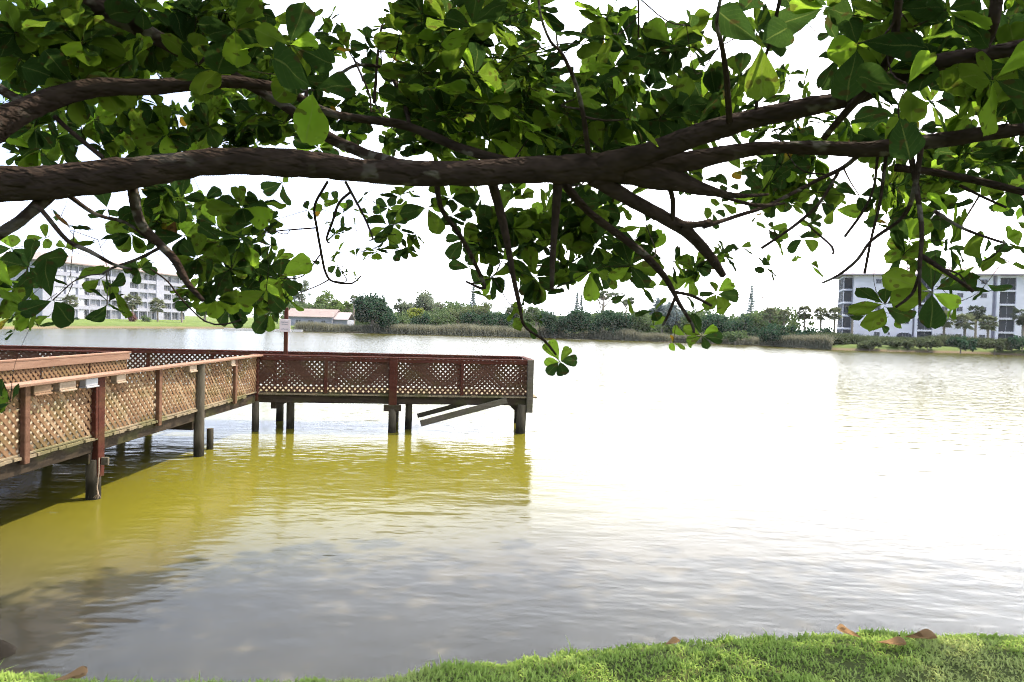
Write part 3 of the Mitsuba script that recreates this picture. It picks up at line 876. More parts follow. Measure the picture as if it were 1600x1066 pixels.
def make_tree(x, y, zt, w, kd, col, label):
    seed = int(abs(x * 13 + y * 7 + zt * 31)) % 100000
    rng = np.random.default_rng(seed)
    base = 0.85
    h = zt - base
    w = w * {'broad': 1.35, 'feathery': 1.2, 'bush': 1.25, 'umbrella': 1.1}.get(kd, 1.0)
    names = {'broad': 'broadleaf_shade_tree', 'dome': 'dome_tree', 'bush': 'shrub', 'feathery': 'feathery_tree', 'umbrella': 'flat_topped_tree', 'pine': 'pine_tree', 'palm': 'palm_tree'}
    cats = {'bush': 'shrub', 'palm': 'palm tree', 'pine': 'pine tree'}
    groups = {'palm': 'palms on the far bank', 'bush': 'shrubs on the far bank'}
    t = thing(names[kd], label, cats.get(kd, 'tree'), groups.get(kd, 'trees on the far bank'))
    mat_ = 'foliage_' + col
    tr = MB()
    if kd in ('broad', 'dome', 'feathery', 'umbrella'):
        r = w / 2
        if kd == 'umbrella':
            cz, rz = base + h * .86, h * .15
        elif kd == 'dome':
            cz, rz = base + h * .50, h * .46
        else:
            cz, rz = base + h * .62, h * .40
        c = np.array([x, y, cz])
        tr.add(*tube([[x, y, -.1], [x + .1, y, cz * .5], [x, y, cz]], [w * .035 + .08, w * .03 + .06, w * .012], 7))
        for k in range(7):
            a_ = k * 2.4 + rng.random()
            q = c + np.array([math.cos(a_) * r * .7, math.sin(a_) * r * .7, rz * rng.uniform(-.2, .6)])
            s0 = np.array([x, y, base + (cz - base) * rng.uniform(.45, .95)])
            tr.add(*tube([s0, (s0 + q) / 2 + [0, 0, .3], q], [w * .014 + .03, w * .01 + .02, .02], 5))
        n = int(np.clip(26 * w * max(rz * 2, 1.5), 900, 4200))
        if kd == 'umbrella':
            v, f = lobes_crown(rng, c, r * .95, r * .8, rz, 12, n, .5, .25, .42, .42)
        elif kd == 'dome':
            v, f = lobes_crown(rng, c, r * .98, r * .9, rz * .92, 46, int(n * 3.0), .6, .28, .42, .95, .3)
        elif kd == 'feathery':
            v, f = lobes_crown(rng, c, r * .9, r * .8, rz, 26, int(n * .75), .42, .10, .24, 1.3)
        else:
            v, f = lobes_crown(rng, c, r * .9, r * .8, rz, 18, n, .5, .20, .42, .85)
        scene[f'{t}__trunk'] = mikit.ply(tr.mesh(), 'trunk_grey', smooth=60)
        scene[f'{t}__crown'] = mikit.ply((v, f), mat_)
    elif kd == 'bush':
        r = w / 2
        hz = max(h, 1.0) + .6
        c = np.array([x, y, base - .6 + hz * .5])
        n = int(np.clip(34 * w * hz, 500, 3800))
        v, f = lobes_crown(rng, c, r * 1.2, r * .7, hz * .42, 18, n, min(.45, .12 + w * .06), .35, .62, .8)
        scene[f'{t}__trunk'] = mikit.ply(tube([[x, y, -.2], [x, y, c[2]]], [.09, .05], 6), 'trunk_grey')
        scene[f'{t}__crown'] = mikit.ply((v, f), mat_)
    elif kd == 'pine':
        v = []
        r = w / 2
        pts = []
        nrm = []
        z = base + h * .25
        while z < zt:
            f_ = 1 - (z - base) / h
            rr = r * (f_ ** .8 * 1.6 + .08)
            m_ = int(30 + 80 * f_)
            a_ = rng.uniform(0, 2 * np.pi, m_)
            q = rng.random(m_) ** .6 * rr * rng.uniform(.7, 1.2)
            pts.append(np.stack([x + np.cos(a_) * q, y + np.sin(a_) * q, z + rng.normal(0, .14, m_) + .25 * q], 1))
            z += .75
        pts = np.vstack(pts)
        scene[f'{t}__trunk'] = mikit.ply(tube([[x, y, 0], [x, y, zt]], [.28, .03], 6), 'trunk_grey')
        scene[f'{t}__crown'] = mikit.ply(quads(pts, .62, rng, None, .6), mat_)
    elif kd == 'palm':
        r = w / 2
        cz = zt - r * .95
        scene[f'{t}__trunk'] = mikit.ply(tube([[x + .2, y, -.1], [x + .05, y, cz * .5], [x, y, cz]], [.24, .2, .22], 8, .12, seed % 50), 'trunk_grey', smooth=60)
        mb = MB()
        for k in range(44):
            a_ = k * 2.39996 + rng.random() * .4
            el = rng.uniform(-.9, 1.25) if col != 'darkpalm' else rng.uniform(-1.35, .8)
            d = np.array([math.cos(a_) * math.cos(el), math.sin(a_) * math.cos(el), math.sin(el)])
            L_ = r * rng.uniform(.45, .62)
            hub = np.array([x, y, cz]) + d * L_
            side = np.cross(d, [0, 0, 1.0])
            side /= np.linalg.norm(side) + 1e-9
            up_ = np.cross(side, d)
            mb.add(*tube([[x, y, cz], hub], [.035, .025], 3))
            for g in range(9):
                th = (g - 4) / 4 * 1.15
                tip = hub + (d * math.cos(th) + side * math.sin(th)) * r * rng.uniform(.42, .6) - np.array([0, 0, r * .16 * abs(th) + r * .08])
                wv = np.cross(tip - hub, up_)
                wv *= .075 * r / (np.linalg.norm(wv) + 1e-9) * 1.2
                mid = (hub * .45 + tip * .55)
                mb.add([hub, mid - wv, tip, mid + wv], [[0, 1, 2], [0, 2, 3]])
        scene[f'{t}__crown'] = mikit.ply(mb.mesh(), mat_)


TREES = [
    (-57.6, 186.0, 15.6, 5.9, 'feathery', 'grey', 'tall feathery grey-green tree rising behind the pink-roofed house'),
    (-49.3, 176.0, 10.0, 8.2, 'broad', 'light', 'bright green tree just behind the roof of the single-storey house'),
    (-42.8, 170.0, 8.6, 5.7, 'broad', 'light', 'low light green tree at the right end of the house roof'),
    (-39.1, 168.0, 9.1, 2.7, 'palm', 'grey', 'lone grey palm head standing left of the dark dome-shaped tree'),
    (-30.8, 150.0, 9.4, 10.4, 'dome', 'dark', 'dark dense dome-shaped tree at the water edge right of the house'),
    (-27.1, 148.0, 5.8, 3.6, 'bush', 'dark', 'dark low bush joined to the right foot of the dome-shaped tree'),
    (-28.3, 178.0, 9.5, 5.7, 'broad', 'grey', 'greyish open-crowned tree first to the right of the dark dome'),
    (-22.8, 182.0, 10.6, 9.6, 'broad', 'grey', 'wide greyish tree with gaps in its top, second right of the dome'),
    (-23.0, 160.0, 6.9, 3.9, 'broad', 'lime', 'small yellow-green tree in front of greyish trees'),
    (-21.4, 156.0, 5.2, 5.0, 'bush', 'dark', 'dark bush under the small yellow-green tree'),
    (-25.5, 154.0, 4.5, 4.0, 'bush', 'mid', 'rounded mid-green bush right of the dome-shaped tree'),
    (-16.5, 158.0, 5.7, 5.6, 'bush', 'mid', 'mid-green bush below the wide greyish tree'),
    (-13.0, 162.0, 7.0, 6.1, 'broad', 'olive', 'olive tree left of the hanging twig rosette in mid-shore'),
    (-8.5, 168.0, 8.7, 6.9, 'broad', 'olive', 'taller olive tree behind the low hanging twigs'),
    (-3.5, 158.0, 6.4, 6.8, 'bush', 'dark', 'dark spreading bush in front of the taller olive tree'),
    (-9.3, 156.0, 6.2, 4.1, 'bush', 'dark', 'small dark bush between the olive trees'),
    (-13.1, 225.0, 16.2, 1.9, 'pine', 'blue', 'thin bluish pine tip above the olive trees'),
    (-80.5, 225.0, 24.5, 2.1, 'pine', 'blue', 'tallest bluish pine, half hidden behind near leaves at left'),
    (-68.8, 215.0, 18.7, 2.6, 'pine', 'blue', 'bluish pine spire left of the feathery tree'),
    (0.5, 166.0, 7.9, 6.5, 'broad', 'grey', 'grey-green tree behind the left end of the dark hedge trees'),
    (5.4, 158.0, 7.2, 5.9, 'broad', 'mid', 'mid-green tree at the left end of the dark band'),
    (9.2, 148.0, 6.6, 7.5, 'bush', 'dark', 'long dark shrub, leftmost of the dense band behind the reeds'),
    (15.2, 147.0, 7.2, 8.3, 'bush', 'dark', 'dark shrub with lighter top, second in the dense band behind the reeds'),
    (21.4, 146.0, 6.8, 7.9, 'bush', 'dark', 'dark shrub under the flat-topped tree in the dense band'),
    (27.5, 148.0, 7.5, 6.4, 'bush', 'mid', 'mid-green shrub right of the flat-topped tree'),
    (21.7, 165.0, 12.3, 8.4, 'umbrella', 'grey', 'flat-topped open tree standing above the dense band'),
    (26.9, 163.0, 10.2, 5.2, 'umbrella', 'grey', 'smaller flat-topped tree beside the larger one'),
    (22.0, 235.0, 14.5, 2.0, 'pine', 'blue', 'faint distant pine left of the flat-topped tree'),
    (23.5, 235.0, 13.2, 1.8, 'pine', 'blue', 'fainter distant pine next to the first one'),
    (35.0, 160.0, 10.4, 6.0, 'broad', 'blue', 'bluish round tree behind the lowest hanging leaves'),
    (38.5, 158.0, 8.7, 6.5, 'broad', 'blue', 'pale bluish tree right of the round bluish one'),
    (40.8, 152.0, 7.4, 5.4, 'bush', 'mid', 'soft green bush below the brown hanging leaf'),
    (41.8, 140.0, 6.7, 6.8, 'bush', 'dark', 'dark bush left of the distant pine at right'),
    (45.7, 137.0, 6.4, 5.6, 'bush', 'dark', 'dark bush directly below the distant pine at right'),
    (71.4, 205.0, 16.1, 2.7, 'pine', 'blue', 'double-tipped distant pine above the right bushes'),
    (39.9, 122.0, 3.3, 3.9, 'bush', 'mid', 'light leafy shrub rising out of the reeds right of centre'),
    (51.2, 136.0, 7.8, 3.3, 'palm', 'sabal', 'palm first from the left in the row beside the right building'),
    (53.2, 134.0, 7.4, 3.0, 'palm', 'sabal', 'palm second from the left in the row beside the right building'),
    (57.2, 134.0, 8.3, 3.3, 'palm', 'sabal', 'tall palm third from the left in the row beside the right building'),
    (59.5, 132.0, 8.0, 3.2, 'palm', 'sabal', 'palm fourth from the left in the row beside the right building'),
    (61.7, 131.0, 8.0, 3.2, 'palm', 'sabal', 'palm against the left corner of the white building'),
    (62.6, 126.0, 8.4, 2.6, 'palm', 'darkpalm', 'dark drooping palm in front of the blank white wall'),
    (49.5, 126.0, 4.4, 7.1, 'bush', 'dark', 'dark undergrowth below the row of palms'),
    (54.5, 122.0, 4.3, 6.9, 'bush', 'dark', 'dark undergrowth right of the palm row'),
    (78.3, 124.0, 7.6, 3.7, 'palm', 'sabal', 'pale palm left in the clump before the right building'),
    (79.4, 120.0, 7.3, 3.8, 'palm', 'sabal', 'pale palm centre in the clump before the right building'),
    (86.7, 128.0, 9.3, 3.6, 'palm', 'darkpalm', 'tall dark palm in the clump before the right building'),
    (83.5, 120.0, 7.0, 3.4, 'palm', 'sabal', 'pale palm right in the clump before the right building'),
    (92.6, 124.0, 9.1, 4.0, 'palm', 'darkpalm', 'dark palm at the right edge of the view'),
    (58.7, 112.0, 2.0, 4.2, 'bush', 'grass', 'low grey-green shrub on the shore below the blank white wall'),
    (64.3, 113.0, 2.5, 4.7, 'bush', 'grass', 'low grey-green shrub below the first balcony column'),
    (68.8, 113.0, 2.9, 4.9, 'bush', 'grass', 'broad shrub in front of the balcony column'),
    (73.6, 112.0, 3.0, 5.2, 'bush', 'dark', 'dark green shrub below the palm clump'),
    (78.5, 111.0, 2.9, 5.2, 'bush', 'grass', 'low shrub at the right below the second balcony stack'),
    (82.2, 110.0, 3.3, 4.1, 'bush', 'dark', 'dark shrub at the right end of the shore'),
    (55.4, 116.0, 2.7, 3.9, 'bush', 'grass', 'low shrub left of the bright lawn gap'),
    (-97.2, 150.0, 7.0, 3.7, 'palm', 'sabal', 'pale palm before the left building, left of the hanging leaves'),
    (-84.6, 152.0, 7.7, 4.3, 'palm', 'sabal', 'broad pale palm before the middle of the left building'),
    (-82.2, 158.0, 6.9, 3.9, 'palm', 'sabal', 'palm second from the right before the left building'),
    (-76.6, 158.0, 7.9, 4.1, 'palm', 'darkpalm', 'darker palm at the right end of the left building'),
    (-82.6, 148.0, 3.7, 1.8, 'bush', 'red', 'small reddish shrub at the foot of the broad palm'),
    (-98.0, 150.0, 2.8, 2.2, 'bush', 'mid', 'small clipped shrub at the foot of the left building'),
    (-96.0, 150.0, 2.1, 1.1, 'bush', 'dark', 'tiny dark shrub right of the clipped one'),
    (-81.6, 152.0, 2.8, 1.7, 'bush', 'mid', 'small round shrub right of the reddish one'),
    (-85.7, 190.0, 7.0, 7.1, 'broad', 'grey', 'grey-green tree past the right end of the left building'),
    (-77.6, 190.0, 5.8, 7.1, 'broad', 'grey', 'grey-green tree half hidden behind the low near leaves'),
    (-68.0, 188.0, 6.3, 7.8, 'broad', 'mid', 'mid-green tree left of the sign post')]
for row in TREES:
    make_tree(*row)

# a bare pole among the far trees
up_ = thing('bare_pole', 'dark bare pole standing right of the double-tipped distant pine', 'pole')
q = np.array((69.2, 190.0, 12.415))
put('shaft', mikit.ply(tube([[q[0], q[1], .5], [q[0], q[1], q[2]]], [.2, .15], 8), 'trunk_grey'), up_)


def strip(pts, n, rng, h_lo, h_hi, depth, width, clump):
    p = np.asarray(pts, float)
    seg = np.linalg.norm(np.diff(p, axis=0), axis=1)
    cum = np.r_[0, np.cumsum(seg)]
    s = rng.uniform(0, cum[-1], n)
    x, y = np.interp(s, cum, p[:, 0]), np.interp(s, cum, p[:, 1])
    dens = meshkit.fbm(np.stack([s * clump, s * 0, s * 0], -1), 3, 5)
    keep = dens + .25 * rng.random(n) > .42
    x, y, s, dens = x[keep], y[keep], s[keep], dens[keep]
    n = len(x)
    y = y + rng.uniform(-.4, depth, n)
    h = rng.uniform(h_lo, h_hi, n) * (.7 + .7 * dens)
    a_ = rng.uniform(0, np.pi, n)
    w = rng.uniform(.5, 1.2, n) * width
    lean = rng.normal(0, .22, (n, 2)) * h[:, None]
    b = np.stack([x, y, np.full(n, -.1)], 1)
    sd = np.stack([np.cos(a_), np.sin(a_), a_ * 0], 1) * w[:, None] / 2
    m_ = b + np.stack([lean[:, 0] * .35, lean[:, 1] * .35, h * .6], 1)
    t = b + np.stack([lean[:, 0], lean[:, 1], h], 1)
    v = np.stack([b - sd * .6, b + sd * .6, m_ + sd, m_ - sd, t], 1).reshape(-1, 3)
    k = np.arange(n)[:, None] * 5
    return v, np.concatenate([k + [0, 1, 2], k + [0, 2, 3], k + [3, 2, 4]])


sh = np.array(SHORE)
iL = 5
rk = put('reeds', mikit.ply(strip(sh[5:13] + [0, .2], 30000, np.random.default_rng(8), 1.5, 2.3, 2.2, .11, .16), 'foliage_reed'))
tag(rk, 'grey-tan reeds standing in a band along the far waterline', 'reeds', kind='stuff')
rk = put('shore_plants', mikit.ply(strip(sh[12:16] + [0, 5.0], 22000, np.random.default_rng(9), 1.6, 2.9, 5.0, .14, .12), 'foliage_grass'))
tag(rk, 'grey-green marsh plants before the right apartment block', 'plants', kind='stuff')
xs = np.linspace(-60, 95, 60)
rng = np.random.default_rng(21)
pts = []
for xx in xs:
    m_ = 300
    base_y = np.interp(xx, sh[:, 0], sh[:, 1]) + 22
    pts.append(np.stack([xx + rng.uniform(-1.8, 1.8, m_), base_y + rng.uniform(0, 12, m_), .8 + rng.random(m_) ** .8 * (5.6 if xx < 60 else 1.2) * (0.7 + .6 * meshkit.noise(np.array([[xx * .2, 0, 0]])))], 1))
pts = np.vstack(pts)
v, f = quads(pts, .75, rng)
deep = pts[::2] + [0, 8, 0]
deep[:, 2] = 1 + (deep[:, 2] - 1) * .88
v2, f2 = quads(deep, 1.9, rng)
rk = put('thicket', mikit.ply((np.vstack([v, v2]), np.vstack([f, f2 + len(v)])), 'foliage_mid'))
tag(rk, 'dense mixed undergrowth closing the view behind the far bank', 'undergrowth', kind='stuff')

# ------------------------------------------------------------------ the near tree
tree = thing('broadleaf_tree', 'big near tree with dark limbs and paddle-shaped leaves hanging across the view', 'tree')
LIMBS = [
    [(-3.073, 2.900, 3.294, 0.1223), (-2.703, 3.000, 3.370, 0.0956), (-2.447, 3.100, 3.456, 0.0799), (-2.075, 3.150, 3.502, 0.0768), (-1.810, 3.200, 3.552, 0.0735), (-1.566, 3.250, 3.606, 0.0640), (-1.422, 3.300, 3.640, 0.0634), (-1.209, 3.350, 3.657, 0.0691), (-1.005, 3.400, 3.662, 0.0637), (-0.783, 3.430, 3.646, 0.0579), (-0.537, 3.450, 3.644, 0.0614), (-0.284, 3.500, 3.659, 0.0623), (0.141, 3.550, 3.704, 0.0699), (0.512, 3.600, 3.729, 0.0759), (0.792, 3.650, 3.697, 0.0650), (0.960, 3.700, 3.664, 0.0416), (1.096, 3.750, 3.646, 0.0228), (1.270, 3.850, 3.652, 0.0126), (1.450, 3.950, 3.683, 0.0074)],
    [(0.409, 3.580, 3.725, 0.0604), (0.665, 3.500, 3.785, 0.0574), (0.921, 3.400, 3.867, 0.0526), (1.197, 3.300, 3.932, 0.0464), (1.515, 3.200, 3.987, 0.0420), (1.694, 3.100, 4.051, 0.0407), (1.845, 3.000, 4.091, 0.0351), (2.050, 2.900, 4.106, 0.0313), (2.248, 2.800, 4.144, 0.0262), (2.709, 2.800, 4.258, 0.0105)],
    [(0.546, 3.600, 3.706, 0.0607), (0.926, 3.650, 3.788, 0.0513), (1.349, 3.700, 3.883, 0.0347), (1.865, 3.700, 3.887, 0.0416), (2.178, 3.650, 3.923, 0.0410), (2.480, 3.600, 3.965, 0.0388), (2.846, 3.600, 4.028, 0.0354), (3.242, 3.600, 4.128, 0.0253), (3.736, 3.600, 4.290, 0.0101)],
    [(0.396, 3.600, 3.676, 0.0405), (0.582, 3.700, 3.606, 0.0381), (0.832, 3.850, 3.519, 0.0361), (0.966, 3.950, 3.479, 0.0370), (1.120, 4.050, 3.377, 0.0323), (1.285, 4.200, 3.233, 0.0216)],
    [(0.936, 3.900, 3.486, 0.0256), (1.051, 3.950, 3.500, 0.0185), (1.138, 4.000, 3.524, 0.0206)],
    [(1.093, 3.970, 3.493, 0.0149), (1.318, 4.100, 3.578, 0.0115), (1.544, 4.200, 3.666, 0.0118), (1.875, 4.300, 3.844, 0.0121), (2.044, 4.300, 3.932, 0.0141), (2.099, 4.200, 3.997, 0.0157)],
    [(0.826, 3.700, 3.660, 0.0156), (0.857, 3.750, 3.602, 0.0141), (0.883, 3.850, 3.510, 0.0144)],
    [(0.266, 3.900, 3.711, 0.0238), (0.427, 4.000, 3.565, 0.0225), (0.653, 4.100, 3.427, 0.0231), (0.798, 4.200, 3.345, 0.0236), (0.941, 4.300, 3.231, 0.0201), (1.029, 4.400, 3.134, 0.0165), (1.084, 4.450, 3.058, 0.0125), (1.185, 4.500, 2.924, 0.0105), (1.196, 4.500, 2.873, 0.0084)],
    [(1.029, 4.400, 3.134, 0.0103), (1.158, 4.450, 3.115, 0.0104), (1.308, 4.500, 3.053, 0.0084)],
    [(1.046, 4.400, 3.109, 0.0103), (1.016, 4.450, 2.994, 0.0083), (0.992, 4.500, 2.918, 0.0084)],
    [(0.219, 3.600, 3.647, 0.0253), (0.217, 3.700, 3.479, 0.0208), (0.212, 3.750, 3.277, 0.0158), (0.213, 3.800, 3.098, 0.0107)],
    [(-0.134, 3.700, 3.669, 0.0260), (-0.098, 3.800, 3.557, 0.0249), (-0.045, 3.900, 3.376, 0.0219), (-0.003, 4.000, 3.184, 0.0150), (0.041, 4.100, 3.001, 0.0115), (0.076, 4.200, 2.886, 0.0079), (0.201, 4.300, 2.801, 0.0081), (0.281, 4.300, 2.710, 0.0060)],
    [(-0.488, 4.200, 3.752, 0.0177), (-0.464, 4.300, 3.610, 0.0161), (-0.359, 4.400, 3.466, 0.0165), (-0.266, 4.500, 3.305, 0.0148), (-0.195, 4.600, 3.136, 0.0108), (-0.327, 4.700, 3.181, 0.0066)],
    [(-1.373, 5.000, 3.898, 0.0094), (-1.492, 5.100, 3.740, 0.0096), (-1.504, 5.200, 3.588, 0.0097), (-1.494, 5.300, 3.405, 0.0099), (-1.484, 5.400, 3.264, 0.0091), (-1.453, 5.500, 3.201, 0.0077), (-1.299, 5.500, 3.189, 0.0062), (-1.228, 5.500, 3.253, 0.0052)],
    [(-1.243, 5.000, 3.901, 0.0094), (-1.166, 5.200, 3.718, 0.0083), (-1.116, 5.200, 3.618, 0.0078), (-1.095, 5.300, 3.524, 0.0075)],
    [(-1.204, 5.000, 3.828, 0.0094), (-1.312, 5.100, 3.764, 0.0096), (-1.357, 5.100, 3.630, 0.0096), (-1.429, 5.200, 3.503, 0.0073), (-1.399, 5.200, 3.474, 0.0049)],
    [(-2.078, 3.200, 3.542, 0.0360), (-2.220, 3.200, 3.402, 0.0270), (-2.309, 3.200, 3.319, 0.0255), (-2.404, 3.200, 3.254, 0.0255), (-2.583, 3.200, 3.148, 0.0255)],
    [(-2.180, 3.100, 3.374, 0.0102), (-2.139, 3.100, 3.352, 0.0102), (-2.025, 3.100, 3.222, 0.0102), (-1.923, 3.100, 3.176, 0.0102), (-1.818, 3.100, 3.121, 0.0073), (-1.733, 3.100, 3.100, 0.0058)],
    [(-1.850, 3.300, 3.515, 0.0232), (-1.857, 3.400, 3.352, 0.0223), (-1.812, 3.500, 3.260, 0.0213), (-1.729, 3.500, 3.174, 0.0197), (-1.671, 3.500, 3.068, 0.0164), (-1.585, 3.500, 2.975, 0.0098)],
    [(-1.805, 3.500, 3.244, 0.0082), (-1.980, 3.600, 3.187, 0.0084), (-2.114, 3.600, 3.136, 0.0067), (-2.164, 3.600, 3.104, 0.0051)],
    [(-1.912, 3.600, 3.138, 0.0042), (-1.820, 3.600, 3.073, 0.0042), (-1.752, 3.600, 2.988, 0.0042), (-1.622, 3.600, 2.870, 0.0042), (-1.520, 3.600, 2.856, 0.0042), (-1.429, 3.600, 2.882, 0.0042)],
    [(-2.107, 3.200, 3.458, 0.0120), (-2.018, 3.300, 3.372, 0.0093), (-1.933, 3.400, 3.350, 0.0080), (-1.844, 3.500, 3.262, 0.0066)],
    [(-2.416, 3.600, 4.654, 0.0641), (-2.276, 3.700, 4.546, 0.0555), (-2.117, 3.800, 4.478, 0.0481), (-1.900, 3.900, 4.383, 0.0384), (-1.713, 4.000, 4.317, 0.0319), (-1.410, 4.100, 4.173, 0.0307), (-1.178, 4.100, 4.013, 0.0327), (-0.886, 4.000, 3.867, 0.0319), (-0.527, 3.600, 3.704, 0.0253)],
    [(-2.592, 3.000, 3.546, 0.1012), (-2.448, 3.100, 3.682, 0.0726), (-2.349, 3.200, 3.807, 0.0600), (-2.255, 3.300, 3.916, 0.0526), (-2.087, 3.400, 4.013, 0.0446), (-1.823, 3.500, 4.057, 0.0377), (-1.541, 3.600, 4.123, 0.0321), (-1.308, 3.800, 4.157, 0.0249), (-1.050, 3.900, 4.061, 0.0219), (-0.649, 3.900, 4.007, 0.0238), (-0.312, 3.800, 3.861, 0.0267), (-0.026, 3.700, 3.764, 0.0260)],
    [(-2.290, 3.400, 3.863, 0.0127), (-2.211, 3.400, 3.793, 0.0112), (-2.051, 3.400, 3.668, 0.0112)],
    [(-2.656, 3.400, 4.054, 0.0223), (-2.529, 3.400, 3.973, 0.0207), (-2.411, 3.400, 3.919, 0.0191), (-2.307, 3.400, 3.900, 0.0159)],
    [(-2.326, 3.500, 3.931, 0.0148), (-2.242, 3.600, 4.031, 0.0135), (-2.791, 4.000, 4.351, 0.0094), (-2.990, 4.200, 4.557, 0.0079)],
    [(-1.216, 4.500, 4.460, 0.0127), (-1.159, 4.600, 4.560, 0.0108), (-1.097, 4.700, 4.633, 0.0110), (-0.964, 4.800, 4.661, 0.0112), (-0.801, 4.900, 4.644, 0.0092), (-0.704, 5.000, 4.765, 0.0070)],
    [(-1.109, 4.600, 4.646, 0.0065), (-1.065, 4.600, 4.554, 0.0065), (-0.997, 4.600, 4.403, 0.0065), (-0.961, 4.500, 4.259, 0.0063)],
    [(-0.900, 4.700, 4.612, 0.0154), (-0.806, 4.600, 4.451, 0.0151), (-0.727, 4.400, 4.275, 0.0144), (-0.645, 4.100, 4.069, 0.0134)],
    [(-1.315, 4.300, 4.049, 0.0161), (-1.420, 4.600, 4.384, 0.0129), (-1.540, 5.000, 4.789, 0.0117), (-1.658, 5.400, 5.188, 0.0101), (-1.680, 5.500, 5.321, 0.0077)],
    [(-1.025, 4.900, 4.448, 0.0115), (-1.071, 5.200, 4.879, 0.0097), (-1.107, 5.500, 5.246, 0.0077)],
    [(0.067, 2.900, 4.313, 0.0054), (0.084, 2.900, 4.195, 0.0054), (0.132, 3.000, 4.130, 0.0056), (0.195, 3.100, 4.110, 0.0073), (0.290, 3.300, 3.999, 0.0108), (0.365, 3.500, 3.777, 0.0148)],
    [(0.502, 3.000, 4.374, 0.0042), (0.512, 3.000, 4.250, 0.0042), (0.529, 3.100, 4.190, 0.0036)],
    [(1.420, 2.600, 4.180, 0.0134), (1.467, 2.700, 4.105, 0.0152), (1.505, 2.800, 4.029, 0.0184), (1.508, 3.000, 3.960, 0.0197), (1.523, 3.200, 3.926, 0.0180), (1.605, 3.600, 3.918, 0.0169)],
    [(0.758, 2.600, 4.186, 0.0061), (0.766, 2.700, 4.099, 0.0076), (0.819, 2.800, 4.054, 0.0092), (0.901, 3.000, 3.999, 0.0127), (1.014, 3.300, 3.897, 0.0155)],
    [(1.061, 2.800, 4.317, 0.0079), (1.090, 3.000, 4.170, 0.0070), (1.124, 3.200, 4.106, 0.0075), (1.136, 3.300, 3.931, 0.0077)],
    [(1.930, 2.900, 4.071, 0.0190), (1.967, 2.900, 4.152, 0.0217), (1.921, 2.800, 4.212, 0.0236), (1.927, 2.800, 4.365, 0.0236)],
    [(1.714, 3.800, 3.174, 0.0053), (1.801, 3.800, 3.219, 0.0071), (1.904, 3.800, 3.307, 0.0089), (1.978, 3.800, 3.415, 0.0089), (2.093, 3.700, 3.536, 0.0104), (2.090, 3.600, 3.681, 0.0135), (2.115, 3.600, 3.898, 0.0152)],
    [(1.895, 3.700, 3.224, 0.0069), (1.925, 3.700, 3.418, 0.0069), (1.963, 3.700, 3.609, 0.0087), (1.987, 3.700, 3.870, 0.0104)],
    [(1.828, 3.800, 3.432, 0.0071), (1.929, 3.800, 3.583, 0.0071), (1.980, 3.800, 3.718, 0.0071), (1.941, 3.700, 3.886, 0.0087)],
    [(2.022, 3.400, 3.044, 0.0064), (2.013, 3.400, 3.240, 0.0096), (2.075, 3.500, 3.433, 0.0115), (2.097, 3.600, 3.681, 0.0135), (2.076, 3.650, 3.910, 0.0154)],
    [(2.041, 3.700, 3.796, 0.0208), (2.249, 3.700, 3.774, 0.0191), (2.425, 3.600, 3.713, 0.0186), (2.621, 3.500, 3.636, 0.0180), (2.785, 3.500, 3.615, 0.0180)],
    [(2.519, 3.900, 3.753, 0.0091), (2.667, 3.900, 3.685, 0.0073), (2.786, 3.900, 3.637, 0.0073)],
    [(1.550, 4.300, 3.416, 0.0081), (1.687, 4.300, 3.512, 0.0081), (1.785, 4.300, 3.590, 0.0101), (1.901, 4.300, 3.705, 0.0101), (2.013, 4.300, 3.900, 0.0101)],
    [(1.834, 4.300, 3.568, 0.0060), (1.991, 4.300, 3.436, 0.0071), (1.997, 4.300, 3.388, 0.0071)],
    [(0.968, 3.800, 3.691, 0.0125), (1.159, 3.900, 3.659, 0.0110), (1.403, 4.000, 3.628, 0.0112), (1.602, 4.100, 3.662, 0.0077)],
    [(2.080, 3.500, 3.303, 0.0131), (2.119, 3.400, 3.231, 0.0112), (2.151, 3.300, 3.162, 0.0093), (2.215, 3.300, 3.117, 0.0093)],
    [(1.960, 3.500, 3.038, 0.0066), (2.039, 3.500, 3.106, 0.0082), (2.012, 3.400, 3.196, 0.0080)],
    [(2.359, 3.300, 3.352, 0.0062), (2.281, 3.300, 3.374, 0.0062), (2.205, 3.400, 3.439, 0.0080), (2.136, 3.500, 3.532, 0.0098)]]
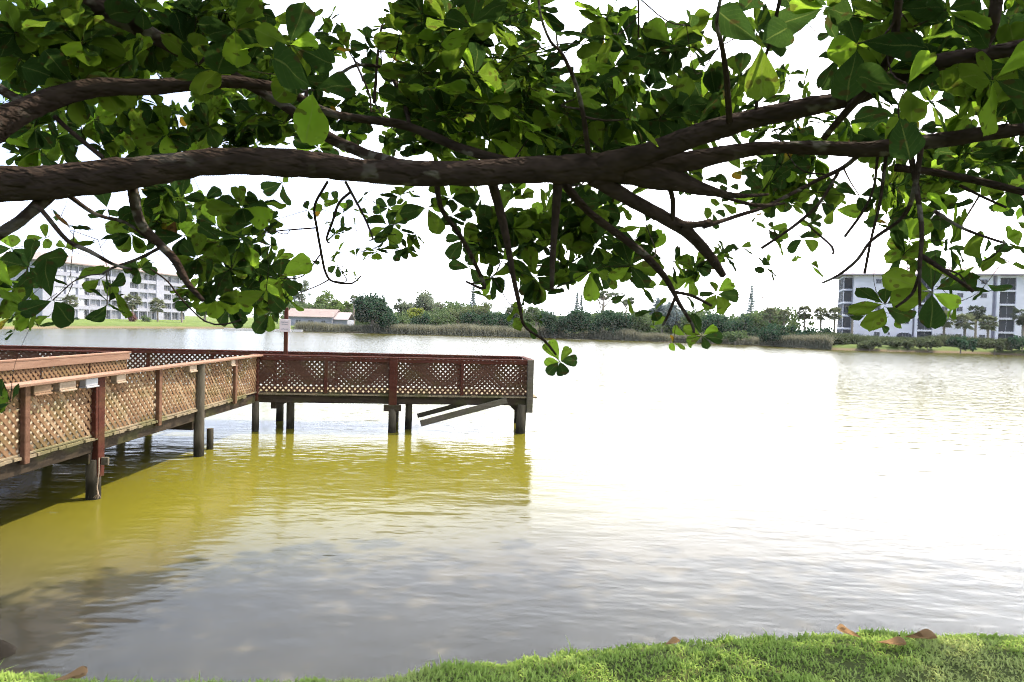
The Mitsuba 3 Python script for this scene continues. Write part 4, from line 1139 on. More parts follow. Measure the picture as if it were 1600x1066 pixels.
ROSETTES = [(-4.56, 6.43, 5.42, 0.169, 3), (-4.23, 6.43, 5.22, 0.181, 2), (-3.73, 5.27, 4.75, 0.188, 5), (-4.07, 6.04, 5.01, 0.181, 4),
    (-2.65, 4.51, 4.56, 0.177, 1), (-2.87, 4.93, 4.54, 0.185, 3), (-3.48, 6.13, 5.11, 0.149, 3), (-3.05, 5.86, 4.97, 0.165, 3),
    (-3.25, 5.86, 5.48, 0.137, 3), (-2.10, 4.24, 4.75, 0.199, 4), (-1.47, 3.39, 4.18, 0.191, 3), (-1.34, 3.23, 4.27, 0.181, 4),
    (-1.97, 4.13, 4.66, 0.186, 3), (-2.37, 5.28, 5.17, 0.198, 3), (-1.58, 4.03, 4.54, 0.196, 3), (-2.76, 5.48, 5.12, 0.195, 3),
    (-2.99, 6.12, 5.29, 0.172, 3), (-2.57, 5.71, 4.64, 0.187, 3), (-2.88, 6.33, 4.65, 0.131, 3), (-3.11, 5.87, 4.59, 0.176, 3),
    (-4.04, 6.24, 4.34, 0.175, 2), (-3.75, 6.03, 4.66, 0.124, 3), (-4.59, 6.48, 4.38, 0.170, 3), (-3.09, 4.21, 4.40, 0.178, 4),
    (-2.59, 3.71, 4.49, 0.191, 5), (-2.72, 4.18, 4.71, 0.196, 4), (-2.60, 3.52, 4.33, 0.181, 4), (-3.22, 5.24, 5.05, 0.196, 3),
    (-4.69, 6.48, 4.44, 0.182, 3), (-3.00, 5.38, 4.50, 0.177, 4), (-2.91, 5.86, 4.54, 0.192, 4), (-3.14, 5.83, 4.34, 0.175, 4),
    (-2.99, 6.20, 4.47, 0.174, 4), (-3.60, 6.15, 4.47, 0.173, 3), (-2.44, 5.98, 4.59, 0.179, 4), (-2.62, 6.07, 4.47, 0.171, 3),
    (-3.88, 6.43, 4.66, 0.181, 3), (-1.22, 3.26, 4.24, 0.183, 3), (-1.02, 3.09, 4.11, 0.180, 3), (-1.22, 4.10, 4.49, 0.192, 3),
    (-0.70, 2.42, 3.73, 0.186, 2), (-1.09, 3.45, 4.14, 0.194, 2), (-1.22, 4.84, 4.86, 0.181, 3), (-1.85, 6.07, 5.55, 0.114, 3),
    (-1.29, 6.42, 5.67, 0.144, 3), (-1.34, 6.21, 5.45, 0.116, 3), (-0.89, 5.56, 5.35, 0.188, 4), (-0.68, 5.10, 5.18, 0.182, 4),
    (-0.43, 3.77, 4.48, 0.177, 4), (-0.26, 3.39, 4.39, 0.197, 4), (-0.13, 4.22, 4.79, 0.178, 4), (-1.14, 6.46, 5.45, 0.145, 4),
    (-1.20, 6.10, 5.35, 0.126, 3), (-1.52, 6.54, 5.11, 0.196, 2), (-0.56, 3.95, 4.37, 0.185, 4), (-0.99, 6.52, 5.26, 0.159, 2),
    (-0.38, 3.60, 4.25, 0.189, 1), (-0.65, 6.01, 4.94, 0.135, 2), (-0.21, 3.74, 4.27, 0.193, 3), (-0.15, 5.10, 4.87, 0.191, 3),
    (-0.42, 4.09, 4.13, 0.192, 3), (-0.33, 3.98, 4.17, 0.187, 3), (-0.17, 3.72, 4.13, 0.181, 3), (-1.58, 6.30, 4.61, 0.118, 3),
    (-2.05, 5.91, 4.44, 0.122, 3), (-1.39, 6.34, 4.96, 0.119, 3), (-1.82, 5.08, 4.44, 0.190, 4), (-2.04, 6.11, 4.58, 0.172, 3),
    (-0.94, 5.92, 4.83, 0.194, 3), (-1.16, 5.97, 4.73, 0.134, 3), (-0.57, 4.39, 4.34, 0.185, 3), (-0.33, 5.18, 4.37, 0.194, 3),
    (-0.13, 4.93, 4.30, 0.185, 3), (-0.70, 6.36, 4.60, 0.179, 3), (-1.71, 6.28, 5.51, 0.147, 3), (-1.23, 6.53, 5.84, 0.110, 2),
    (-1.87, 6.57, 5.57, 0.135, 2), (-0.91, 6.37, 4.54, 0.131, 3), (-0.03, 4.94, 4.85, 0.194, 2), (0.15, 5.94, 5.24, 0.145, 4),
    (0.26, 6.36, 5.23, 0.191, 4), (0.18, 3.06, 4.24, 0.195, 2), (0.34, 3.80, 4.50, 0.185, 2), (0.36, 2.88, 4.16, 0.189, 2),
    (0.92, 6.18, 5.65, 0.128, 2), (0.81, 6.54, 5.51, 0.196, 2), (1.00, 6.06, 5.33, 0.148, 2), (1.15, 6.13, 5.37, 0.149, 2),
    (0.94, 3.92, 4.42, 0.176, 2), (1.19, 6.14, 5.25, 0.173, 3), (0.81, 6.30, 5.12, 0.189, 3), (0.30, 3.63, 4.14, 0.197, 3),
    (1.38, 5.84, 4.96, 0.197, 3), (0.81, 3.16, 4.33, 0.184, 2), (0.99, 3.53, 4.39, 0.198, 2), (1.18, 3.70, 4.64, 0.180, 2),
    (0.99, 2.89, 4.10, 0.195, 2), (1.65, 5.95, 5.12, 0.156, 3), (1.98, 6.13, 5.23, 0.184, 3), (0.79, 4.74, 4.60, 0.178, 3),
    (0.23, 4.17, 4.27, 0.195, 3), (0.11, 6.11, 4.98, 0.195, 4), (0.58, 3.30, 3.92, 0.179, 3), (0.90, 4.01, 4.17, 0.188, 3),
    (0.79, 6.02, 4.50, 0.124, 2), (0.03, 6.19, 4.72, 0.186, 3), (0.41, 6.24, 4.62, 0.175, 3), (1.24, 4.76, 4.51, 0.179, 3),
    (0.47, 4.17, 4.18, 0.196, 3), (0.60, 4.33, 4.31, 0.182, 3), (0.22, 5.68, 4.52, 0.186, 3), (1.11, 5.41, 4.42, 0.177, 2),
    (1.35, 4.70, 4.43, 0.176, 3), (1.34, 3.11, 4.35, 0.181, 3), (2.75, 6.08, 5.57, 0.125, 1), (1.32, 2.70, 4.07, 0.197, 2),
    (1.76, 3.38, 4.34, 0.196, 3), (1.77, 3.84, 4.40, 0.187, 2), (2.28, 6.17, 5.67, 0.162, 2), (2.40, 6.32, 5.22, 0.178, 4),
    (2.71, 6.47, 5.20, 0.145, 4), (2.39, 6.08, 5.20, 0.125, 3), (1.81, 3.34, 4.46, 0.194, 4), (1.82, 3.19, 4.30, 0.185, 3),
    (1.96, 3.26, 4.30, 0.190, 3), (3.90, 6.05, 5.64, 0.193, 1), (2.28, 3.23, 4.34, 0.187, 4), (1.41, 2.49, 3.85, 0.192, 2),
    (1.35, 2.44, 3.71, 0.192, 2), (2.31, 3.62, 4.28, 0.176, 3), (2.52, 3.63, 4.25, 0.177, 3), (3.86, 5.94, 5.00, 0.134, 2),
    (3.73, 5.99, 4.73, 0.123, 4), (3.51, 5.98, 4.70, 0.123, 4), (2.62, 5.86, 4.72, 0.143, 4), (2.95, 4.60, 4.42, 0.181, 3),
    (2.35, 6.28, 4.45, 0.176, 2), (2.76, 6.49, 4.52, 0.158, 2), (3.75, 6.09, 4.51, 0.171, 4), (4.21, 6.10, 4.52, 0.172, 4),
    (2.73, 3.81, 4.13, 0.186, 3), (2.86, 3.93, 3.95, 0.191, 3), (3.12, 4.60, 4.46, 0.194, 3), (2.58, 4.21, 4.36, 0.197, 3),
    (2.84, 3.94, 4.46, 0.185, 3), (2.94, 5.86, 4.65, 0.192, 3), (2.95, 6.08, 4.63, 0.171, 3), (2.85, 5.19, 4.43, 0.195, 3),
    (2.46, 6.00, 4.67, 0.124, 4), (2.60, 6.48, 4.57, 0.152, 3), (2.14, 6.20, 4.72, 0.145, 3), (-3.49, 4.67, 2.28, 0.193, 3),
    (-4.30, 6.23, 3.58, 0.187, 2), (-4.47, 6.06, 3.43, 0.170, 3), (-3.57, 5.00, 3.24, 0.187, 6), (-3.51, 4.73, 3.14, 0.177, 2),
    (-3.88, 5.86, 3.46, 0.143, 2), (-2.79, 4.36, 3.48, 0.188, 2), (-2.90, 4.75, 3.45, 0.187, 2), (-3.45, 5.78, 3.81, 0.195, 2),
    (-3.42, 5.84, 3.65, 0.071, 1), (-4.17, 6.24, 3.76, 0.129, 2), (-2.72, 5.55, 3.87, 0.187, 3), (-2.81, 5.06, 3.69, 0.190, 4),
    (-3.00, 6.37, 3.78, 0.179, 4), (-2.82, 6.22, 3.96, 0.152, 4), (-1.76, 4.38, 3.63, 0.189, 3), (-1.84, 4.76, 3.58, 0.187, 3),
    (-1.96, 4.83, 3.42, 0.190, 3), (-2.28, 5.39, 3.32, 0.182, 4), (-2.32, 5.03, 3.34, 0.189, 4), (-2.24, 4.86, 3.14, 0.191, 4),
    (-2.10, 4.81, 3.04, 0.180, 4), (-2.48, 5.88, 2.98, 0.198, 3), (-2.43, 6.38, 3.10, 0.179, 3), (-3.58, 6.54, 3.42, 0.147, 4),
    (-3.30, 6.05, 3.30, 0.125, 3), (-2.64, 4.14, 3.14, 0.186, 1), (-2.96, 4.86, 3.13, 0.182, 1), (-2.10, 3.64, 3.05, 0.177, 2),
    (-2.78, 4.71, 3.05, 0.177, 1), (-2.08, 3.46, 2.87, 0.182, 1), (-4.58, 6.47, 3.06, 0.182, 2), (-4.13, 5.95, 3.12, 0.145, 1),
    (-2.40, 3.53, 2.96, 0.192, 2), (-3.01, 4.22, 2.90, 0.182, 3), (-3.15, 4.51, 2.84, 0.178, 2), (-3.40, 4.59, 3.05, 0.181, 3),
    (-4.69, 6.33, 2.86, 0.190, 3), (-4.55, 6.20, 2.74, 0.128, 2), (-2.98, 5.75, 3.82, 0.189, 3), (-3.28, 6.17, 3.77, 0.173, 3),
    (-3.01, 6.03, 3.73, 0.170, 3), (-2.50, 5.71, 3.66, 0.187, 3), (-2.88, 6.00, 3.59, 0.197, 3), (-2.39, 5.51, 3.51, 0.181, 3),
    (-2.34, 5.41, 3.22, 0.193, 4), (-2.08, 6.01, 4.06, 0.180, 2), (-1.97, 5.35, 3.82, 0.181, 3), (-1.98, 5.44, 3.74, 0.183, 2),
    (-2.17, 5.90, 3.69, 0.111, 2), (-2.18, 5.85, 3.45, 0.197, 2), (-2.29, 6.10, 3.67, 0.074, 1), (-2.08, 5.96, 3.27, 0.179, 2),
    (-1.92, 5.22, 3.17, 0.176, 3), (-1.71, 4.99, 3.20, 0.178, 6), (-1.68, 4.60, 3.06, 0.181, 2), (-1.86, 5.50, 3.04, 0.186, 3),
    (-2.24, 6.28, 2.95, 0.188, 3), (-2.22, 6.56, 3.15, 0.160, 2), (-2.44, 6.49, 2.98, 0.195, 3), (-1.66, 6.01, 3.96, 0.135, 1),
    (-1.64, 6.28, 3.97, 0.094, 2), (-1.66, 6.51, 3.91, 0.134, 2), (-1.77, 5.90, 3.83, 0.100, 2), (-1.84, 6.46, 3.92, 0.109, 1),
    (-1.67, 6.12, 3.78, 0.092, 1), (-1.69, 6.41, 3.71, 0.108, 3), (-1.44, 6.07, 3.74, 0.091, 1), (-1.63, 6.29, 3.54, 0.142, 2),
    (-1.46, 6.21, 3.53, 0.128, 1), (-1.55, 5.91, 3.36, 0.100, 2), (-1.89, 6.39, 3.46, 0.108, 2), (-1.58, 6.44, 3.35, 0.054, 2),
    (-1.43, 6.19, 3.29, 0.046, 2), (-1.39, 6.12, 4.01, 0.115, 2), (-1.46, 6.53, 3.96, 0.122, 3), (-1.14, 6.11, 3.76, 0.160, 6),
    (-1.21, 6.48, 3.98, 0.134, 3), (-1.04, 6.14, 4.05, 0.150, 3), (-0.88, 6.11, 4.06, 0.160, 1), (-1.06, 6.10, 3.90, 0.126, 2),
    (-1.17, 5.87, 3.53, 0.165, 3), (-1.26, 6.03, 3.49, 0.124, 2), (-0.89, 6.00, 3.64, 0.124, 3), (-0.90, 5.87, 3.53, 0.110, 3),
    (-1.04, 6.23, 3.54, 0.117, 2), (-1.25, 6.16, 3.91, 0.115, 2), (-1.12, 5.85, 3.64, 0.121, 3), (-1.03, 5.94, 3.74, 0.100, 2),
    (-0.57, 4.57, 3.66, 0.197, 2), (-0.44, 4.55, 3.75, 0.179, 3), (-0.39, 6.11, 3.95, 0.126, 1), (-0.39, 6.54, 4.10, 0.184, 3),
    (-0.45, 5.91, 3.63, 0.155, 6), (-0.30, 5.50, 3.51, 0.185, 3), (-0.24, 5.18, 3.62, 0.194, 4), (-0.21, 5.23, 3.51, 0.177, 4),
    (-0.37, 5.88, 3.39, 0.176, 2), (-0.28, 6.52, 3.20, 0.196, 2), (-0.13, 5.11, 3.25, 0.192, 3), (-0.05, 4.86, 3.38, 0.182, 3),
    (-0.21, 5.54, 3.80, 0.187, 3), (-0.51, 5.71, 3.82, 0.182, 3), (0.05, 6.49, 4.15, 0.158, 4), (0.27, 6.53, 4.10, 0.159, 4),
    (0.51, 5.88, 4.11, 0.121, 3), (0.96, 6.22, 4.18, 0.093, 2), (0.53, 5.96, 3.66, 0.168, 2), (0.36, 5.49, 3.71, 0.185, 4),
    (0.19, 6.38, 3.42, 0.191, 2), (0.87, 5.13, 3.37, 0.192, 6), (1.11, 5.97, 3.31, 0.168, 3), (0.90, 6.08, 3.36, 0.182, 2),
    (1.10, 6.14, 3.40, 0.104, 1), (1.31, 6.12, 3.31, 0.149, 1), (1.03, 6.34, 3.17, 0.154, 2), (0.54, 4.93, 3.26, 0.194, 2),
    (0.32, 5.45, 3.24, 0.184, 3), (0.90, 4.73, 3.66, 0.186, 2), (1.07, 5.27, 3.52, 0.178, 3), (1.32, 5.47, 3.45, 0.184, 3),
    (1.70, 5.85, 3.58, 0.197, 3), (1.93, 6.20, 3.60, 0.174, 3), (1.64, 6.24, 3.50, 0.176, 3), (1.60, 6.28, 3.39, 0.177, 3),
    (1.86, 6.25, 3.24, 0.164, 6), (2.04, 6.43, 3.14, 0.151, 1), (1.23, 6.02, 3.08, 0.158, 2), (1.26, 6.06, 2.94, 0.114, 2),
    (1.74, 6.49, 3.11, 0.152, 1), (1.73, 6.20, 2.85, 0.151, 6), (1.65, 6.54, 2.82, 0.135, 2), (1.42, 5.93, 2.79, 0.111, 2),
    (0.04, 4.92, 3.07, 0.194, 2), (0.11, 6.18, 2.96, 0.185, 2), (0.24, 6.18, 2.97, 0.087, 1), (1.90, 6.48, 4.02, 0.158, 2),
    (1.79, 5.93, 4.02, 0.144, 2), (2.20, 6.21, 3.92, 0.087, 1), (2.00, 6.01, 3.65, 0.147, 2), (2.23, 6.08, 3.48, 0.171, 2),
    (2.40, 6.44, 3.90, 0.181, 2), (0.20, 5.49, 3.73, 0.185, 4), (0.14, 5.75, 3.63, 0.194, 4), (0.51, 5.54, 3.87, 0.176, 4),
    (0.78, 6.23, 3.97, 0.199, 3), (0.78, 6.20, 3.77, 0.198, 4), (0.46, 5.67, 3.47, 0.191, 3), (0.28, 5.35, 3.54, 0.181, 4),
    (0.41, 5.66, 3.34, 0.191, 3), (0.03, 5.66, 3.78, 0.180, 3), (0.06, 5.79, 3.53, 0.185, 3), (0.76, 5.55, 3.47, 0.177, 3),
    (0.63, 5.88, 3.80, 0.165, 4), (0.98, 5.95, 3.65, 0.178, 3), (0.86, 5.96, 3.96, 0.145, 3), (0.45, 6.45, 2.57, 0.181, 6),
    (2.26, 6.01, 4.06, 0.146, 3), (2.61, 6.44, 4.14, 0.181, 3), (2.62, 5.83, 3.98, 0.175, 2), (2.43, 5.26, 3.85, 0.177, 2),
    (2.52, 5.87, 3.88, 0.154, 2), (2.83, 6.52, 3.94, 0.159, 2), (2.50, 6.44, 3.78, 0.169, 3), (2.47, 5.84, 3.68, 0.153, 2),
    (2.72, 6.52, 3.59, 0.134, 1), (2.65, 6.00, 3.51, 0.146, 1), (2.23, 6.02, 3.49, 0.147, 2), (2.41, 4.81, 3.91, 0.189, 2),
    (2.50, 4.82, 3.87, 0.181, 2), (3.39, 6.55, 4.07, 0.184, 1), (3.22, 6.10, 3.93, 0.172, 2), (3.36, 6.25, 4.02, 0.176, 2),
    (2.67, 4.80, 3.72, 0.189, 3), (2.63, 4.64, 3.90, 0.183, 3), (2.89, 4.90, 3.92, 0.193, 3), (2.95, 4.60, 3.71, 0.199, 2),
    (2.98, 4.82, 3.82, 0.190, 3), (2.37, 4.13, 3.47, 0.178, 3), (2.31, 4.15, 3.39, 0.194, 2), (2.55, 4.43, 3.36, 0.191, 2),
    (3.80, 6.19, 3.79, 0.151, 2), (3.58, 5.66, 3.64, 0.191, 2), (2.53, 3.89, 3.43, 0.182, 3), (2.34, 3.49, 3.31, 0.183, 2),
    (2.30, 3.45, 3.20, 0.188, 2), (4.07, 5.88, 3.62, 0.165, 2), (3.96, 6.27, 3.50, 0.188, 2), (3.69, 5.96, 3.45, 0.112, 1),
    (2.38, 3.88, 3.16, 0.182, 6), (3.18, 4.99, 3.15, 0.196, 2), (3.91, 5.61, 3.26, 0.189, 1), (2.64, 4.85, 3.13, 0.182, 6),
    (3.05, 5.39, 3.21, 0.192, 3), (3.40, 6.57, 3.12, 0.185, 2), (3.70, 6.50, 3.10, 0.170, 1), (3.51, 6.42, 2.97, 0.156, 1),
    (3.25, 6.08, 3.27, 0.114, 1), (4.53, 6.26, 3.81, 0.188, 2), (4.61, 6.26, 3.97, 0.153, 1), (3.32, 4.53, 3.43, 0.178, 2),
    (4.66, 6.34, 3.76, 0.178, 2), (4.38, 6.22, 4.10, 0.151, 2), (3.34, 5.57, 4.17, 0.188, 3), (2.96, 5.14, 4.11, 0.193, 3),
    (2.86, 5.27, 4.09, 0.178, 3), (2.97, 5.36, 3.95, 0.181, 3), (3.74, 5.88, 4.29, 0.198, 3), (4.13, 6.05, 4.31, 0.170, 3),
    (4.39, 6.02, 4.26, 0.180, 3), (2.37, 5.88, 4.18, 0.138, 2), (2.22, 6.06, 4.18, 0.136, 2), (2.43, 6.25, 4.37, 0.140, 2),
    (1.92, 5.86, 4.28, 0.143, 2), (1.88, 6.04, 4.17, 0.136, 2), (1.64, 6.02, 4.24, 0.147, 2), (3.25, 5.32, 3.79, 0.180, 3),
    (3.06, 5.18, 3.81, 0.194, 3), (-2.34, 5.94, 4.33, 0.184, 3), (-3.04, 5.46, 4.44, 0.193, 3), (-2.72, 6.49, 4.71, 0.181, 4),
    (-4.01, 5.68, 4.57, 0.195, 5), (-2.47, 6.24, 4.89, 0.170, 5), (-2.61, 5.65, 4.42, 0.182, 4), (-2.37, 4.64, 4.14, 0.179, 5),
    (-3.59, 5.78, 4.55, 0.180, 3), (-2.88, 5.90, 4.35, 0.144, 5), (-3.76, 5.89, 4.50, 0.181, 5), (-2.99, 6.21, 4.42, 0.173, 3),
    (-3.66, 5.25, 4.11, 0.195, 3), (-3.54, 5.91, 4.35, 0.179, 5), (-4.83, 6.54, 4.55, 0.178, 4), (-2.53, 4.67, 4.14, 0.176, 4),
    (-4.05, 6.04, 4.55, 0.161, 3), (-2.98, 6.22, 4.67, 0.184, 5), (-2.00, 5.23, 4.50, 0.194, 3), (-3.11, 5.88, 4.48, 0.189, 4),
    (-2.28, 5.94, 4.42, 0.186, 3), (-2.71, 6.31, 4.91, 0.173, 4), (-2.77, 6.23, 4.59, 0.156, 5), (-2.92, 5.62, 4.64, 0.178, 5),
    (-4.17, 5.67, 4.61, 0.196, 5), (-4.44, 6.40, 4.42, 0.177, 5), (-3.49, 4.93, 4.23, 0.184, 4), (-2.30, 5.06, 4.31, 0.195, 3),
    (-4.44, 6.13, 4.63, 0.163, 4), (-3.72, 6.17, 4.71, 0.189, 5), (-3.51, 5.31, 4.23, 0.186, 5), (-2.88, 4.96, 4.39, 0.183, 4),
    (-2.49, 6.11, 4.69, 0.167, 4), (-3.26, 5.82, 4.43, 0.177, 4), (-2.44, 5.99, 4.57, 0.186, 5), (-3.84, 5.91, 4.33, 0.184, 5),
    (-3.71, 6.49, 4.74, 0.168, 3), (-4.34, 6.23, 4.45, 0.191, 4), (-4.44, 5.95, 4.49, 0.186, 4), (-4.36, 5.79, 4.69, 0.184, 3),
    (-4.01, 5.65, 4.48, 0.195, 4), (-3.02, 6.43, 4.95, 0.189, 4), (-2.78, 5.12, 4.16, 0.178, 4), (-2.28, 5.88, 4.50, 0.197, 5),
    (-2.14, 5.60, 4.53, 0.178, 3), (-2.92, 6.24, 4.53, 0.174, 5), (-2.44, 6.00, 4.39, 0.155, 5), (-2.81, 6.43, 4.93, 0.169, 4),
    (-3.90, 5.92, 4.58, 0.148, 5), (-4.35, 5.82, 4.41, 0.195, 4), (-3.01, 5.27, 4.29, 0.181, 3), (-2.59, 5.71, 4.52, 0.182, 3),
    (-3.52, 6.05, 4.42, 0.189, 3), (-1.38, 6.53, 4.91, 0.136, 3), (-2.20, 5.91, 4.66, 0.187, 4), (-2.17, 6.08, 4.68, 0.134, 3),
    (-1.69, 4.95, 4.35, 0.181, 3), (-0.90, 5.58, 4.66, 0.194, 3), (-1.21, 6.49, 4.59, 0.150, 4), (-2.09, 5.93, 4.49, 0.127, 4),
    (-1.45, 5.99, 4.80, 0.181, 3), (-1.82, 6.27, 4.47, 0.193, 5), (-0.96, 6.01, 4.81, 0.135, 4), (-1.86, 5.39, 4.54, 0.179, 3),
    (-1.85, 5.37, 4.56, 0.187, 5), (-1.59, 6.08, 4.84, 0.182, 5), (-1.52, 6.17, 4.56, 0.164, 4), (-2.07, 5.89, 4.79, 0.125, 4),
    (-1.15, 6.37, 4.64, 0.194, 3), (-2.11, 6.19, 4.82, 0.188, 5), (-2.26, 6.39, 5.10, 0.136, 5), (-1.04, 5.69, 4.82, 0.195, 4),
    (-1.34, 5.99, 4.70, 0.172, 3), (-1.09, 6.26, 4.93, 0.157, 4), (-1.57, 5.91, 4.60, 0.133, 5), (-0.95, 5.86, 4.52, 0.181, 3),
    (-2.02, 5.85, 4.56, 0.122, 4), (-1.53, 5.04, 4.34, 0.183, 4), (-1.04, 6.18, 4.89, 0.178, 4), (-2.27, 6.11, 4.96, 0.127, 4),
    (-1.48, 6.47, 4.86, 0.188, 5), (-1.73, 5.89, 4.90, 0.188, 3), (-1.77, 5.93, 4.70, 0.195, 3), (-0.89, 5.37, 4.34, 0.185, 4),
    (-1.79, 5.87, 4.94, 0.166, 5), (-0.67, 4.94, 4.95, 0.187, 5), (-0.15, 4.29, 4.90, 0.193, 5), (-0.80, 4.52, 4.81, 0.194, 3),
    (0.09, 4.55, 4.61, 0.194, 3), (0.07, 4.97, 4.66, 0.178, 3), (0.04, 5.43, 5.41, 0.189, 4), (-0.69, 5.17, 5.04, 0.188, 4),
    (-0.04, 3.92, 4.45, 0.177, 4), (-0.24, 6.19, 5.12, 0.194, 4), (-0.84, 5.21, 4.94, 0.185, 5), (0.11, 4.71, 4.79, 0.185, 4),
    (-0.93, 6.16, 5.04, 0.196, 5), (0.12, 6.09, 5.42, 0.188, 5), (-0.09, 5.23, 4.72, 0.177, 4), (0.08, 3.88, 4.72, 0.196, 3),
    (-0.43, 4.41, 4.85, 0.186, 5), (-0.17, 4.84, 5.05, 0.189, 4), (0.07, 6.10, 5.21, 0.191, 5), (-0.60, 4.20, 4.81, 0.177, 4),
    (-0.42, 4.18, 4.76, 0.182, 3), (-0.62, 4.82, 4.82, 0.195, 4), (0.07, 6.39, 5.81, 0.188, 5), (-0.44, 4.47, 4.95, 0.181, 5),
    (-0.24, 5.59, 5.02, 0.191, 3), (-0.63, 4.81, 4.63, 0.180, 3), (-0.33, 3.86, 4.57, 0.179, 4), (-0.27, 3.82, 4.50, 0.189, 4),
    (-0.70, 4.66, 5.00, 0.197, 4), (-0.84, 5.17, 5.04, 0.190, 4), (-0.34, 4.00, 4.53, 0.190, 3), (-0.46, 3.60, 4.16, 0.179, 3),
    (-0.27, 5.34, 5.39, 0.186, 5), (-0.38, 4.52, 4.58, 0.186, 3), (-0.12, 3.97, 4.67, 0.195, 4), (0.04, 4.23, 4.40, 0.197, 3),
    (-0.09, 6.51, 5.58, 0.198, 3), (-0.60, 4.43, 4.87, 0.182, 5), (-0.62, 4.57, 4.60, 0.189, 5), (-0.22, 3.97, 4.37, 0.184, 5),
    (0.12, 4.50, 4.56, 0.183, 3), (0.02, 4.97, 5.06, 0.193, 5), (-0.19, 5.57, 5.05, 0.184, 4), (0.41, 4.40, 4.20, 0.198, 3),
    (0.04, 5.88, 4.81, 0.166, 3), (0.70, 4.00, 3.99, 0.186, 4), (-0.54, 5.77, 4.60, 0.180, 5), (0.11, 3.79, 4.01, 0.177, 5),
    (-0.49, 4.86, 4.32, 0.198, 5), (0.17, 6.47, 4.87, 0.171, 4), (-0.59, 4.32, 4.17, 0.198, 4), (-0.98, 6.42, 4.95, 0.194, 5),
    (-0.30, 4.40, 4.27, 0.177, 5), (-0.61, 6.04, 4.50, 0.197, 5), (0.38, 4.43, 4.06, 0.188, 3), (-0.48, 5.10, 4.31, 0.191, 3),
    (0.68, 6.48, 5.20, 0.192, 5), (0.43, 5.84, 4.42, 0.160, 5), (-0.64, 6.02, 5.01, 0.181, 4), (-0.69, 5.17, 4.35, 0.198, 4),
    (-0.38, 5.98, 4.87, 0.195, 5), (0.37, 6.01, 4.54, 0.187, 4), (0.66, 4.58, 4.42, 0.192, 3), (-0.14, 4.03, 4.01, 0.182, 5),
    (-0.16, 5.58, 4.77, 0.193, 3), (0.62, 4.82, 4.28, 0.180, 4), (0.30, 3.96, 4.16, 0.181, 5), (-0.38, 5.13, 4.66, 0.183, 3),
    (0.86, 5.96, 4.51, 0.190, 5), (0.30, 4.94, 4.60, 0.196, 3), (-0.31, 5.22, 4.68, 0.195, 4), (-0.76, 6.39, 5.02, 0.182, 5),
    (-0.63, 5.01, 4.19, 0.177, 5), (-0.81, 5.88, 4.82, 0.159, 3), (-0.62, 5.56, 4.81, 0.195, 3), (0.62, 5.88, 4.66, 0.162, 4),
    (-0.75, 4.94, 4.22, 0.193, 5), (-0.29, 4.47, 4.03, 0.198, 3), (0.54, 5.37, 4.31, 0.194, 3), (0.89, 5.97, 4.45, 0.191, 3),
    (-0.04, 5.06, 4.21, 0.180, 3), (-0.14, 4.44, 3.99, 0.180, 3), (-0.13, 4.94, 4.13, 0.182, 3), (-0.42, 4.79, 4.47, 0.179, 4),
    (0.56, 4.72, 4.25, 0.182, 3), (-0.09, 5.64, 4.35, 0.178, 5), (-0.13, 4.72, 4.54, 0.199, 4), (-0.56, 4.24, 4.23, 0.194, 3),
    (-0.55, 4.58, 4.28, 0.194, 3), (0.59, 5.31, 4.62, 0.199, 4), (0.46, 5.20, 4.54, 0.189, 3), (-0.17, 4.40, 4.30, 0.198, 3),
    (0.13, 4.91, 4.40, 0.177, 3), (-0.28, 5.83, 4.67, 0.159, 5), (0.20, 4.15, 4.39, 0.190, 3), (0.44, 5.36, 4.81, 0.197, 4),
    (-0.21, 5.22, 4.65, 0.183, 3), (-0.68, 6.27, 4.57, 0.193, 5), (0.58, 4.44, 4.14, 0.198, 5), (-0.68, 4.38, 4.32, 0.197, 5),
    (-0.01, 4.20, 4.24, 0.182, 4), (-0.11, 5.24, 4.28, 0.180, 3), (-0.51, 5.95, 4.35, 0.180, 4), (-0.87, 5.69, 4.86, 0.196, 5),
    (0.88, 5.08, 4.54, 0.185, 4), (-0.01, 5.62, 4.36, 0.195, 3), (-0.13, 6.33, 4.92, 0.178, 5), (0.63, 5.68, 4.54, 0.181, 5),
    (0.65, 5.76, 4.36, 0.190, 5), (-0.03, 4.35, 4.29, 0.194, 4), (0.40, 4.26, 4.38, 0.185, 3), (-0.19, 5.60, 4.62, 0.193, 3),
    (-0.24, 4.44, 4.40, 0.186, 4), (0.10, 4.74, 4.51, 0.190, 5), (0.73, 4.80, 4.60, 0.177, 4), (-0.16, 4.56, 4.19, 0.196, 4),
    (0.82, 5.39, 4.28, 0.190, 3), (0.00, 5.65, 4.88, 0.180, 3), (-0.04, 5.45, 4.43, 0.189, 5), (0.19, 6.30, 5.07, 0.170, 5),
    (0.18, 5.89, 4.35, 0.173, 4), (0.49, 4.01, 3.94, 0.185, 4), (0.16, 4.88, 4.30, 0.186, 5), (0.74, 6.14, 4.57, 0.165, 4),
    (0.41, 4.59, 4.04, 0.182, 5), (0.29, 6.40, 4.88, 0.192, 3), (-0.08, 5.65, 4.64, 0.190, 3), (0.31, 5.77, 4.45, 0.188, 4),
    (0.96, 4.97, 4.43, 0.187, 4), (1.51, 5.74, 4.80, 0.195, 4), (1.45, 6.06, 4.82, 0.161, 4), (1.85, 6.16, 4.90, 0.173, 3),
    (1.89, 6.05, 5.08, 0.176, 4), (1.32, 5.39, 4.62, 0.181, 5), (1.30, 5.46, 4.62, 0.188, 5), (1.24, 5.03, 4.70, 0.180, 5),
    (1.30, 4.35, 4.28, 0.193, 3), (1.58, 6.51, 5.19, 0.196, 3), (1.23, 4.98, 4.55, 0.179, 3), (1.43, 5.18, 4.79, 0.198, 5),
